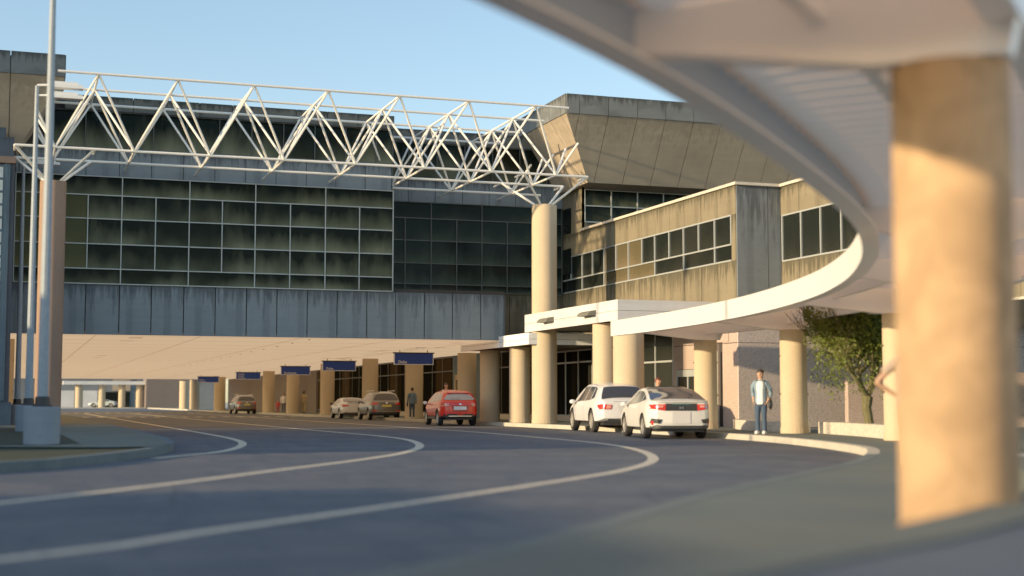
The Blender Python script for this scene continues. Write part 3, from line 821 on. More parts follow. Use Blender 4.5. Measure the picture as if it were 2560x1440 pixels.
column(-19.88, 0, 9.38, 0.48, 'tall pinkish column carrying the left end of the truss', 'column_red')
for v, z1, r, lab in (
        (3.1, 3.46, 0.47, 'tan column just left of the tall truss column'),
        (7.3, 3.46, 0.47, 'tan column right of the red car, under the lower white canopy'),
        (10.9, 3.46, 0.47, 'tan column half hidden behind the one beside the red car'),
        (-8.7, 4.0, 0.56, 'broad tan column behind the white luxury car'),
        (-6.6, 4.0, 0.50, 'tan column half hidden left of the broad one behind the white car'),
        (20.7, 3.77, 0.50, 'tan column behind the nearest blue sign, beside the man in denim'),
        (31.1, 3.77, 0.50, 'tan column between the two nearest blue signs'),
        (44.0, 3.77, 0.50, 'tan column below the second blue sign'),
        (57.3, 3.77, 0.50, 'tan column below the third blue sign, by the man in beige'),
        (68.8, 3.77, 0.52, 'tan column left of the woman and child'),
        (100.1, 3.77, 0.62, 'tan column left of the farthest silver car'),
        (122.5, 3.77, 0.62, 'tan column far down the underpass'),
        (134.0, 3.77, 0.62, 'tan column farthest down the underpass')):
    column(0, v, min(z1, 3.76), r, lab) if z1 < 3.9 and v > 11 else column(0, v, z1, r, lab)
for k, u in enumerate((-11.0, -7.35, -4.18, -1.38)):
    column(u, 187.5, 3.9, 0.55, ['leftmost', 'second', 'third', 'rightmost'][k] + ' of the four columns under the distant white canopy', z0=0.0, group='distant canopy columns')
column(-21.6, 9.0, 3.76, 0.5, 'sunlit column behind the lamp posts at the left')

# ------------------------------------------------------------------ space truss
tr = thing('space_truss', 'cream steel space-frame truss spanning between two tall columns', 'truss', (0, 0, 0))
b_ = 2.84; ZB, ZT = 10.47, 13.02; rc = 0.051
un = lambda i: -19.88 + b_ * i
uT0, uT1 = -19.5, un(6) + 1.5 * b_
uT1 = un(7)
trow = [-1.0, 0.0, 1.0, 2.0]; brow = [-0.5, 0.5, 1.5]
for k in trow:
    g = MB(); g.tube((un(0), k * b_, ZT), (uT1 - (0.0 if k < 1 else 0.1), k * b_, ZT), rc, n=8); g.build('top_chord', M['truss'], tr)
for k in brow:
    g = MB(); g.tube((un(0) - b_ / 2 if k < 1 else -5.7, k * b_, ZB), (un(7) + b_ / 2, k * b_, ZB), rc, n=8); g.build('bottom_chord', M['truss'], tr)
for i in range(7):
    g = MB(); g.tube((un(i) + b_ / 2, -b_, ZT), (un(i) + b_ / 2, 2.5 * b_, ZT), rc * 0.85, n=8); g.build('top_cross_bar', M['truss'], tr)
for i in range(8):
    vend = VA + 0.1 if un(i) < -5.7 else VB + 0.1
    g = MB(); g.tube((un(i), -0.5 * b_, ZB), (un(i), vend, ZB), rc * 0.85, n=8); g.build('bottom_cross_bar', M['truss'], tr)
for i in range(8):
    for k in brow:
        if k > 1 and un(i) < -5.8: continue
        for du in (-.5, .5):
            for dv in (-.5, .5):
                P0 = Vector((un(i), k * b_, ZB)); P1 = Vector((un(i) + du * b_, (k + dv) * b_, ZT))
                if i == 7 and du > 0: P1 = P0.lerp(P1, 0.5)
                if i == 0 and du < 0: P1 = P0.lerp(P1, 0.5)
                g = MB(); g.tube(P0, P1, rc * 0.85, n=6); g.build('diagonal_brace', M['truss'], tr)
for ci, uc in ((0, -19.88), (7, 0.0)):
    for du in (-.5, .5):
        for k in (-.5, .5):
            g = MB(); g.tube((uc + du * 0.34, k * 0.34, 9.3), (uc + du * b_, k * b_, ZB), rc, n=8); g.build('support_strut', M['truss'], tr)
            g = MB(); g.tube((uc + du * b_, k * b_, ZB), (uc + du * b_, k * b_ * 1.0 + 1.1, ZB), rc * .8, n=6); g.build('stub_bar', M['truss'], tr)

# ------------------------------------------------------------------ entrance canopies
def fascia_canopy(name, label, u0, u1, v0, v1, z0, z1, wm=None):
    t = thing(name, label, 'canopy', (0, 0, 0))
    zm = (z0 + z1) / 2 - 0.02
    g = MB()
    for a, b in ((z0, zm - 0.008), (zm + 0.008, z1)):
        g.slab([(u0, v1, a), (u0, v0, a), (u0, v0, b), (u0, v1, b)], 0.1)
        g.slab([(u0 + .1, v0, a), (u1, v0, a), (u1, v0, b), (u0 + .1, v0, b)], 0.1)
    g.build('fascia', wm or M['white'], t)
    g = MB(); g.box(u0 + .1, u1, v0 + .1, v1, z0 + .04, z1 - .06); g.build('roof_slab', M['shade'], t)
    return t
c1 = fascia_canopy('entrance_canopy', 'high white flat canopy with two hooded lamps around the truss column', -0.62, 9.0, -9.15, 0.73, 4.0, 4.74)
c1b = fascia_canopy('entrance_canopy', 'lower white flat canopy left of the tall truss column', -0.82, 3.2, -0.30, 9.3, 3.46, 3.94, M['white2'])
def hood(v):
    t = thing('wall_lamp', 'dark hooded lamp on the high white canopy, ' + ('nearer the corner' if v < -4 else 'nearer the tall column'), 'lamp', (-0.62, v, 4.28), 0, 'hooded lamps on the canopy')
    g = MB(); n = 8; pr = [(-0.34 * math.sin(PI / 2 * k / n), 0.20 * math.cos(PI / 2 * k / n)) for k in range(n + 1)]
    for a, b in zip(pr[:-1], pr[1:]):
        g.face([(a[0], -.55, a[1]), (b[0], -.55, b[1]), (b[0], .55, b[1]), (a[0], .55, a[1])])
    for s in (-.55, .55):
        g.face([(0, s, 0)] + [(p[0], s, p[1]) for p in pr])
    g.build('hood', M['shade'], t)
    g = MB(); g.box(-0.25, -0.02, -.45, .45, 0.01, 0.05); g.build('lens', M['dark'], t)
hood(-2.2); hood(-6.6)

# ------------------------------------------------------------------ curved canopy along the kerb
cc = thing('curved_canopy', 'big white steel canopy curving overhead along the kerb', 'canopy')
EP = catmull([(-30, -56.0), (-24.5, -52.9), (-21.2, -50.6), (-18.71, -48.74), (-16.44, -46.68), (-13.62, -43.67), (-11.3, -40.95), (-9.6, -38.6), (-8.1, -36.2),
              (-6.45, -33.1), (-4.85, -29.3), (-3.4, -24.4), (-2.5, -19.6), (-2.05, -15.5), (-1.87, -11.43)], 0.5)
EP = resample(EP, 0.5)[:-0 or None]; EP.append(Vector((-1.87, -11.43, 0)))
EN = right_normals(EP)
ZC0, ZC1 = 3.30, 3.79
g = MB(); rail(g, EP, EN, 0.0, 0.03, ZC0 + 0.02, ZC1); rail(g, EP, EN, 0.0, 0.14, ZC1, ZC1 + 0.02)
g.build('inner_fascia', M['fascia'], cc)
g = MB(); rail(g, EP, EN, 0.0, 0.25, ZC0, ZC0 + 0.022); g.build('bottom_flange', M['canopy'], cc)
g = MB(); rail(g, EP, EN, 0.033, 0.05, ZC0 + 0.03, ZC1 - 0.01); g.build('fascia_web', M['web'], cc)
RZ = 0.06
def outw(y):
    t_ = min(1, max(0, (y + 46) / 14.0)); return 2.55 + 1.0 * t_
OP = [EP[i] + EN[i] * outw(EP[i].y) for i in range(len(EP))]; ON = right_normals(OP)
g = MB(); rail(g, OP, ON, 0, 0.03, ZC0 + RZ + 0.02, ZC1 + RZ); rail(g, OP, ON, -0.20, 0.03, ZC0 + RZ, ZC0 + RZ + 0.02)
g.build('outer_fascia', M['canopy'], cc)
# corrugated deck
DP = resample(EP, 0.09); DN = right_normals(DP)
g = MB()
for i in range(len(DP) - 1):
    zz = [0, 0.035, 0.035, 0][i % 4], [0, 0.035, 0.035, 0][(i + 1) % 4]
    a = DP[i] + DN[i] * 0.06; b = DP[i] + DN[i] * outw(DP[i].y); c = DP[i + 1] + DN[i + 1] * outw(DP[i + 1].y); d = DP[i + 1] + DN[i + 1] * 0.06
    g.face([(a.x, a.y, ZC1 - .07 + zz[0]), (d.x, d.y, ZC1 - .07 + zz[1]), (c.x, c.y, ZC1 - .07 + RZ + zz[1]), (b.x, b.y, ZC1 - .07 + RZ + zz[0])])
g.build('roof_deck', M['deck'], cc)
g = MB(); rail(g, EP, EN, 1.25, 1.37, 3.50, 3.72); g.build('purlin', M['canopy'], cc)
ccols = [(1.13, -12.59), (0.29, -19.82), (-1.27, -27.35), (-4.35, -34.0), (-8.9, -40.2), (-15.60, -48.80)]
labs = ['canopy column right of the white cars', 'canopy column catching shadows beside the man with the shoulder bag', 'canopy column at the end of the low wall by the tree',
        'canopy column hidden behind the nearest one', 'second canopy column from the camera', 'huge blurred tan column in the right foreground']
for i in (0, 1, 2, 3, 4, 5): 
    cu, cv = ccols[i]
    if i in (3, 4): pass
    j = min(range(len(EP)), key=lambda k: (EP[k] - Vector((cu, cv, 0))).length)
    e, nn = EP[j], EN[j]; tt = Vector((-nn.y, nn.x, 0))
    d = Vector((cu, cv, 0)) - e; oc = d.dot(nn); OUT = max(outw(e.y), oc + 0.45)
    # radial tapered I-beam from the inner fascia over the column to the outer fascia
    prof = [(0.03, 3.44), (oc - 0.40, 3.17), (oc + 0.40, 3.17), (OUT, 3.40)]
    g = MB()
    for (o0, z0), (o1, z1) in zip(prof[:-1], prof[1:]):
        zt = lambda o: ZC1 - 0.08 + RZ * o / OUT
        for s in (-1, 1):
            a = e + nn * o0 + tt * 0.012 * s; b = e + nn * o1 + tt * 0.012 * s
            g.face([(a.x, a.y, z0), (b.x, b.y, z1), (b.x, b.y, zt(o1)), (a.x, a.y, zt(o0))])
        A = [e + nn * o0 + tt * s * 0.11 for s in (-1, 1)]; B = [e + nn * o1 + tt * s * 0.11 for s in (-1, 1)]
        for dz in (0, 0.025):
            g.face([(A[0].x, A[0].y, z0 - dz), (A[1].x, A[1].y, z0 - dz), (B[1].x, B[1].y, z1 - dz), (B[0].x, B[0].y, z1 - dz)])
        for q in (0, 1):
            g.face([(A[q].x, A[q].y, z0), (B[q].x, B[q].y, z1), (B[q].x, B[q].y, z1 - .025), (A[q].x, A[q].y, z0 - .025)])
    g.build('radial_beam', M['canopy'], cc)
    if i < 5:
        pu, pv = ccols[i + 1]; A = Vector((cu, cv, 0)); B = Vector((pu, pv, 0)); dn = (B - A).normalized(); sn = Vector((dn.y, -dn.x, 0)) * 0.07
        if (B - A).length > 8.2: dn = dn
        A2, B2 = A + dn * .05, B - dn * .05
        g = MB()
        c4 = [A2 - sn, A2 + sn, B2 + sn, B2 - sn]
        for k in range(4):
            p, q = c4[k], c4[(k + 1) % 4]; g.face([(p.x, p.y, 3.34), (q.x, q.y, 3.34), (q.x, q.y, 3.80), (p.x, p.y, 3.80)])
        for z in (3.34, 3.80): g.face([(p.x, p.y, z) for p in c4])
        g.build('girder', M['canopy'], cc)
    column(cu, cv, 3.14, 0.39 if i < 5 else 0.36, labs[i], 'column_near' if i > 4 else 'column', sides=24 if i < 5 else 28, group='columns of the curved canopy')

# ------------------------------------------------------------------ lamp posts
def lamp_post(u, v, h, heads, label):
    t = thing('lamp_post', label, 'lamp post', (u, v, 0.17), 0, 'lamp posts on the traffic island')
    g = MB(); g.lathe([(0.365, -0.1), (0.365, 0.76), (0.345, 0.78), (0.0, 0.78)], n=24, caps=False); g.build('concrete_base', M['drum'], t, smooth=False)
    g = MB(); g.box(-.2, .2, -.2, .2, 0.78, 0.82); g.lathe([(0.16, 0.82), (0.15, 0.98), (0.13, 1.0)], n=10); g.build('base_plate', M['dark'], t)
    g = MB(); g.lathe([(0.115, 0.8), (0.058, h)], n=10); g.build('pole', M['pole'], t, smooth=True)
    for k, dz in enumerate(heads):
        arm = MB(); arm.tube((0, 0, h + dz), (0.45, -0.1, h + dz + 0.02), 0.035, n=8)
        a = arm.build('lamp_arm', M['lamp'], t)
        hd = MB(); z = h + dz
        hd.box(0.35, 1.35, -0.22, 0.12, z - 0.06, z + 0.05); hd.slab([(0.45, -0.2, z + .13), (1.2, -0.2, z + .13), (1.2, 0.1, z + .13), (0.45, 0.1, z + .13)], 0.08)
        hd.build('lamp_head', M['lamp'], t)
    return t
lamp_post(-20.52, -24.74, 10.6, (0.0, -0.32), 'nearest tall lamp post with its head above the picture')
lamp_post(-20.66, -10.8, 10.55, (0.02, -0.30), 'middle lamp post with two stacked lamp heads')
lamp_post(-20.95, 2.6, 10.3, (0.0,), 'farthest lamp post in front of the glass facade')

# ------------------------------------------------------------------ left glass-block tower
PX = -21.27
gb = thing('glass_block_tower', 'slate stair tower with pale glass-block window at the left edge', 'building')
g = MB(); g.box(-34, PX, 1.0, 3.1, 0.15, 10.15); g.box(-34, PX - .05, .9, 3, 10.4, 11.15); g.box(-34, PX - .37, 1.1, 3, 11.15, 11.55)
g.build('tower_wall', M['slate'], gb)
g = MB(); g.box(-34, PX + .03, .85, 3.1, 10.152, 10.398); g.build('brick_cap', M['column_red'], gb)
g = MB(); U0 = PX - 0.37
for i in range(14):
    u1 = U0 - i * 0.46
    g.box(u1 - 0.03, u1 + 0.03, .94, 1.02, 1.1, 10.1)
for k in range(19): g.box(-28, U0 + .12, .942, 1.02, 1.1 + k * 0.497 - 0.03, 1.1 + k * 0.497 + 0.03)
g.box(U0, U0 + .2, .92, 1.02, 1.1, 10.13)
fr = g.build('window_frame', M['bluewall'], gb)
for k in range(18):
    for i in range(3):
        u1 = U0 - i * 0.46
        q = MB(); q.box(u1 - 0.41, u1 - 0.05, .97, 1.03, 1.15 + k * 0.497, 1.55 + k * 0.497); q.build('glass_block', M['gblock'], fr)
g = MB(); g.box(-34, PX + .1, .7, 1.1, 0.15, 1.05); g.build('base_wall', M['bluewall'], gb)

# ------------------------------------------------------------------ hanging blue signs
def txt(body, size, parent, x, z, y, mat):
    cu = bpy.data.curves.new('lettering', 'FONT'); cu.body = body; cu.size = size; cu.extrude = 0.004
    tmp = bpy.data.objects.new('lettering', cu); COL.objects.link(tmp)
    dg = bpy.context.evaluated_depsgraph_get()
    me = bpy.data.meshes.new_from_object(tmp.evaluated_get(dg))
    bpy.data.objects.remove(tmp)
    me.materials.clear(); me.materials.append(mat)
    o = bpy.data.objects.new('lettering', me); COL.objects.link(o); o.parent = parent
    o.rotation_euler = (R(90), 0, 0); o.location = (x, y, z)
    return o
for (u0, v, lines_, lab) in ((-2.39, 16.0, ['Delta'], 'nearest blue hanging sign reading Delta'),
                            (-2.86, 32.0, ['Delta'], 'second blue hanging sign reading Delta, smaller'),
                            (-2.99, 46.0, ['Southwest'], 'blue hanging sign reading Southwest'),
                            (-2.98, 68.0, ['Hawaiian', 'Frontier', 'Southwest'], 'blue hanging sign with three lines of airline names'),
                            (-3.6, 90.0, ['Frontier', 'Southwest'], 'farthest blue hanging sign behind a column')):
    t = thing('hanging_sign', lab, 'sign', (u0, v, 3.0), 0, 'blue airline signs under the bridge')
    g = MB(); g.box(0.03, 2.10, -0.05, 0.05, 0.03, 0.59); g.build('sign_panel', M['sign'], t)
    g = MB()
    for a in ((0, 2.13, 0, .03), (0, .03, .03, .59), (2.10, 2.13, .03, .59)): g.box(a[0], a[1], -.06, .06, a[2], a[3])
    g.build('sign_frame', M['signfr'], t)
    g = MB(); g.box(-0.05, 2.18, -.08, .08, .59, .65); g.box(0.3, .34, -.02, .02, .65, .77); g.box(1.8, 1.84, -.02, .02, .65, .77); g.build('bracket', M['dark'], t)
    n = len(lines_)
    for k, s in enumerate(lines_):
        txt(s, 0.21 if n == 1 else 0.15, t, 0.22 if n == 1 else 0.18, 0.07 + (n - 1 - k) * 0.165, -0.056, M['signtxt'])

# ------------------------------------------------------------------ distant end of the road
fc = thing('distant_canopy', 'small white flat canopy far beyond the underpass', 'canopy')
g = MB(); g.box(-13.5, -0.6, 186.3, 189.5, 3.9, 4.45); g.build('fascia', M['white'], fc)
fb = thing('distant_building', 'low pale building beyond the far canopy', 'building')
g = MB(); g.box(-45, 14, 200, 215, 0, 6.0); g.build('wall', M['grey'], fb)
g = MB(); g.box(-14.5, -11.2, 199.8, 200, 0, 3.0); g.box(-9.8, -7.4, 199.8, 200, 0, 3.0); g.build('bright_panel', M['white'], fb)
g = MB(); g.box(-4.9, -1.9, 199.8, 200, 3.0, 5.0); g.build('tan_panel', M['tansmooth'], fb)
g = MB(); g.box(-7.2, -2.0, 199.85, 199.95, 0.2, 2.8); g.box(-11.1, -9.9, 199.85, 199.95, 0.2, 3); g.build('window', M['glassC'], fb)
g = MB(); g.box(-0.6, 7, 184.0, 190, 0, 5.4)
tag(g.build('end_wall_block', M['brown']), 'brown wall block at the far right end of the underpass', 'wall')
g = MB(); g.box(-20, 8, 185.4, 185.6, -0.02, 0.15); struct(g.build('far_kerb', M['kerb']))
g = MB(); g.face([(-20, 185.6, 0.148), (8, 185.6, 0.148), (8, 200, 0.148), (-20, 200, 0.148)]); struct(g.build('far_pavement', M['walk']))

# ------------------------------------------------------------------ unseen blocks added out of view to shade the facade and road
def shade_block(label, u0, u1, v0, v1, h):
    t = thing('shade_block', label, 'building')
    g = MB(); g.box(u0, u1, v0, v1, 0, h); g.build('wall', M['tan'], t)
    g = MB(); g.box(u0 - .2, u1 + .2, v0 - .2, v1 + .2, h, h + .4); g.build('parapet', M['grey'], t)
    g = MB()
    z = 1.2
    while z + 1.6 < h:
        g.box(u1 - 0.02, u1 + 0.03, v0 + 1, v1 - 1, z, z + 1.4); z += 3.2
    g.build('window_band', M['glassC'], t)
shade_block('tall unseen block added left of the picture to shade the facade', -60, -28, -1.0, 40, 21)
shade_block('low unseen block added left of the picture to shade the traffic island', -60, -32, -29.8, -6, 5.0)
t = thing('bounce_block', 'pale unseen block added behind the camera to bounce sunlight', 'building')
g = MB(); g.box(-7, 12, -100, -59, 0, 7.5); g.build('wall', M['plinth'], t)  # added out of view as a sunlit surface that bounces light
g = MB(); g.box(-7.2, 12.2, -100.2, -58.8, 7.5, 7.9); g.build('parapet', M['white'], t)
shade_block('low unseen block added left of the picture to shade the near road', -60, -32, -100, -42, 2.5)

# ------------------------------------------------------------------ cars
class Car:
    """x forward, y left, z up; profile-driven loft"""
    def __init__(s, Ln, Wd, top, belt, bot=0.24, tumble=0.42, rearround=0.22, pl=0.75):
        s.L, s.W = Ln, Wd / 2; s.top, s.belt, s.bot, s.tum = top, belt, bot, tumble; s.rr = rearround; s.pl = pl
    def interp(s, P, x):
        if x <= P[0][0]: return P[0][1]
        for (a, za), (b, zb) in zip(P[:-1], P[1:]):
            if x <= b:
                t = (x - a) / (b - a); 
                return za + (zb - za) * t
        return P[-1][1]
    def zt(s, x): return s.interp(s.top, x)
    def zs(s, x): return min(s.interp(s.belt, x), s.zt(x) - 0.05)
    def plan(s, x):
        d = abs(x) - (s.L / 2 - s.pl)
        k = s.rr if x < 0 else 0.34
        return 1 if d <= 0 else 1 - k * (min(d / s.pl, 1)) ** 3.0
    def ze(s, x):
        zt, zs = s.zt(x), s.zs(x); return zt - min(0.09, (zt - zs) * 0.6)
    def side(s, x, z):
        zs = s.zs(x); w = s.W * s.plan(x); zb = s.zb(x)
        if z <= zs:
            t = (z - zb) / (zs - zb)
            return w * (0.955 + 0.045 * math.sin(PI * min(1, max(0, t)) ** 0.8))
        return w * 0.957 - s.tum * (z - zs)
    def zb(s, x):
        d = abs(x) - (s.L / 2 - 0.5)
        return s.bot + (0 if d < 0 else 0.10 * (d / 0.5) ** 2)
    def width(s, x, z):
        """half-width of the closed section at height z, negative when above roof"""
        zt = s.zt(x); ze = s.ze(x)
        if z > zt: return -1
        if z <= ze: return s.side(x, z)
        we = s.side(x, ze); t = (z - ze) / (zt - ze)
        return we * math.sqrt(max(0, 1 - t * t)) 
    def ring(s, x):
        zb, zs, zt, ze = s.zb(x), s.zs(x), s.zt(x), s.ze(x)
        pts = [(0, zb), (s.side(x, zb) * 0.86, zb)]
        for k in range(0, 7): 
            z = zb + 0.04 + (zs - zb - 0.04) * k / 6; pts.append((s.side(x, z), z))
        for k in range(1, 5):
            z = zs + (ze - zs) * k / 4; pts.append((s.side(x, z + 1e-5), z))
        we = s.side(x, ze)
        for k in range(1, 7):
            a = PI / 2 * k / 6; pts.append((we * math.cos(a), ze + (zt - ze) * math.sin(a)))
        return pts
    def body(s, name, mat, parent, xw, rw):
        xs = []
        n = 56
        for i in range(n + 1):
            t = i / n; x = -s.L / 2 + s.L * t
            xs.append(x)
        xs += [-s.L / 2 + 0.012, -s.L / 2 + 0.03, s.L / 2 - 0.015, s.L / 2 - 0.05]
        xs += [p[0] for p in s.top if -s.L / 2 < p[0] < s.L / 2] + [-s.L / 2 + .08 + .05 * i for i in range(10)]
        xs = sorted(xs); xs = [x for i, x in enumerate(xs) if i == 0 or x - xs[i - 1] > 0.004]
        bm = bmesh.new(); rings = []
        for x in xs:
            r = s.ring(x); 
            if x in (xs[0], xs[-1]): r = [(y * 0.965, z * 1.0 + (0.02 if z < 0.5 else -0.02)) for y, z in r]
            full = [(x, y, z) for y, z in r] + [(x, -y, z) for y, z in reversed(r[1:-1])]
            rings.append([bm.verts.new(p) for p in full])
        m = len(rings[0])
        for a, b in zip(rings[:-1], rings[1:]):
            for k in range(m):
                j = (k + 1) % m; bm.faces.new([a[k], a[j], b[j], b[k]])
        # end caps as strips (left-right symmetric bands)
        for rg, fl in ((rings[0], False), (rings[-1], True)):
            h = (m + 2) // 2
            for k in range(h - 1):
                l0, l1 = rg[k], rg[k + 1]; r0, r1 = rg[(m - k) % m], rg[(m - k - 1) % m]
                f = [l0, l1, r1, r0] if len({l0, l1, r1, r0}) == 4 else [v for i, v in enumerate([l0, l1, r1, r0]) if v not in [l0, l1, r1, r0][:i]]
                if fl: f = f[::-1]
                try: bm.faces.new(f)
                except ValueError: pass
        bmesh.ops.recalc_face_normals(bm, faces=bm.faces)
        me = bpy.data.meshes.new(name); bm.to_mesh(me); bm.free()
        o = bpy.data.objects.new(name, me); COL.objects.link(o)
        cut = MB()
        for x in xw:
            cut.lathe([(rw + 0.055, -3), (rw + 0.055, 3)], c=(x, 0, rw), n=36, axis='y')
        c = cut.build('cutter', mat, None, weld=True)
        # keep a core: cut only outside |y| > W-0.36
        core = MB(); core.box(-9, 9, -(s.W - 0.34), s.W - 0.34, -3, 9); k2 = core.build('cutter', mat, None, weld=True)
        mo = c.modifiers.new('x', 'BOOLEAN'); mo.object = k2; mo.operation = 'DIFFERENCE'; mo.solver = 'EXACT'
        mo = o.modifiers.new('x', 'BOOLEAN'); mo.object = c; mo.operation = 'DIFFERENCE'; mo.solver = 'EXACT'
        dg = bpy.context.evaluated_depsgraph_get(); dg.update()
        m2 = bpy.data.meshes.new_from_object(o.evaluated_get(dg))
        bpy.data.objects.remove(c); bpy.data.objects.remove(k2); bpy.data.objects.remove(o)
        m2.name = name; m2.materials.clear(); m2.materials.append(mat); m2.materials.append(M['dark'])
        for p in m2.polygons:
            p.use_smooth = True; p.material_index = 0
            ctr = p.center
            for x in xw:
                d = math.hypot(ctr.x - x, ctr.z - rw)
                if d < rw + 0.07 and (abs(p.normal.y) < 0.5 or abs(ctr.y) < s.W - 0.25) and abs(ctr.y) < s.W - 0.04 and ctr.z > 0.1 and (abs(ctr.y) > 0.3):
                    p.material_index = 1; p.use_smooth = False
            if ctr.z < s.bot + 0.02: p.material_index = 1
        o = bpy.data.objects.new(name, m2); COL.objects.link(o); o.parent = parent
        es = o.modifiers.new('es', 'EDGE_SPLIT'); es.split_angle = R(38)
        return o
    def pside(s, x, z, sg=1, off=0.006):
        z = min(z, s.ze(x) - 0.004); return (x, sg * (s.width(x, z) + off), z)
    def prear(s, y, z, off=0.008):
        lo, hi = -s.L / 2, s.L / 2 - 0.9
        if s.width(lo, z) >= abs(y): return (lo - off, y, z)
        x = lo
        while x < hi and s.width(x, z) < abs(y): x += 0.02
        a, b = x - 0.02, x
        for _ in range(7):
            m_ = (a + b) / 2
            if s.width(m_, z) < abs(y): a = m_
            else: b = m_
        return (b - off, y, z)
    def ptop(s, x, q, off=0.012):
        zt, ze = s.zt(x), s.ze(x); we = s.side(x, ze)
        return (x, q * we, ze + (zt - ze) * math.sqrt(max(0, 1 - q * q)) + off)
def patch(name, f, tops, bots, mat, parent, n=8, m=5):
    """ruled patch between two polylines in surface coordinates"""
    def along(P, t):
        t = t * (len(P) - 1); i = min(int(t), len(P) - 2); t -= i
        return (P[i][0] + (P[i + 1][0] - P[i][0]) * t, P[i][1] + (P[i + 1][1] - P[i][1]) * t)
    g = MB(); G = []
    for i in range(n + 1):
        a = along(tops, i / n); b = along(bots, i / n)
        G.append([f(a[0] + (b[0] - a[0]) * j / m, a[1] + (b[1] - a[1]) * j / m) for j in range(m + 1)])
    for i in range(n):
        for j in range(m): g.face([G[i][j], G[i][j + 1], G[i + 1][j + 1], G[i + 1][j]])
    return g.build(name, mat, parent, smooth=True, weld=True)
def wheels(parent, xw, rw, halftrack, spokes=10, wd=0.225):
    for x in xw:
        for sg in (1, -1):
            w_ = MB(); r = rw
            w_.lathe([(r * .66, -wd / 2), (r * .9, -wd / 2), (r * .985, -wd / 2 + .03), (r, -wd / 2 + .06), (r, wd / 2 - .06), (r * .985, wd / 2 - .03), (r * .9, wd / 2), (r * .66, wd / 2)], n=28, axis='y', caps=False)
            wo = w_.build('wheel', M['tyre'], parent, loc=(x, sg * (halftrack - wd / 2), r))
            q = MB(); f = sg * wd / 2
            def ringy(r0, r1, y0, y1):
                q.lathe([(r0, y0), (r1, y1)], n=28, axis='y', caps=False)
            ringy(r * .70, r * .62, f, f - sg * .02); ringy(r * .62, r * .60, f - sg * .02, f - sg * 0.09)
            q.lathe([(r * .13, f - sg * .05), (r * .13, f - sg * .01), (0.001, f - sg * .01)], n=12, axis='y', caps=False)
            for k in range(spokes):
                a = 2 * PI * k / spokes; ca, sa = math.cos(a), math.sin(a); h = r * .05
                P = lambda rr, w2, yy: (rr * ca - w2 * sa, yy, rr * sa + w2 * ca)
                q.face([P(r * .1, -h, f - sg * .015), P(r * .1, h, f - sg * .015), P(r * .64, h * 1.3, f - sg * .03), P(r * .64, -h * 1.3, f - sg * .03)])
            q.build('rim', M['rim'], wo)
            q = MB(); q.lathe([(r * .64, f - sg * .10), (0.001, f - sg * .10)], n=20, axis='y', caps=False); q.build('brake_disc', M['dark'], wo)
def mirror(parent, c, x, z, mat):
    for sg in (1, -1):
        y = c.width(x, z)
        g = MB(); g.box(-0.09, 0.10, -0.1, 0.1, -0.07, 0.08)
        o = g.build('side_mirror', mat, parent, loc=(x, sg * (y + 0.16), z), smooth=True, weld=True)
        b = o.modifiers.new('b', 'SUBSURF'); b.levels = 2; b.render_levels = 2
        o.scale = (1.25, 1.3, 1.25)
        g = MB(); g.tube((x + .02, sg * (y - .02), z - .05), (x + .02, sg * (y + .1), z - .03), 0.02); g.build('mirror_arm', M['dark'], parent)
def seams(parent, c, xs, z0, z1f):
    g = MB()
    for x in xs:
        n = 10
        for sg in (1, -1):
            for i in range(n):
                za = z0 + (z1f - z0) * i / n; zb = z0 + (z1f - z0) * (i + 1) / n
                a0 = c.pside(x - .006, za, sg, .004); a1 = c.pside(x + .006, za, sg, .004); b1 = c.pside(x + .006, zb, sg, .004); b0 = c.pside(x - .006, zb, sg, .004)
                g.face([a0, a1, b1, b0])
    g.build('door_seam', M['dark'], parent)
def place(px, Y, Ln, head, z=0.0):
    """rear bumper centre seen at px / distance Y; heading turned clockwise from +v"""
    u, v = spot(px, Y); h = R(head)
    return (u + math.sin(h) * Ln / 2, v + math.cos(h) * Ln / 2, z), PI / 2 - h

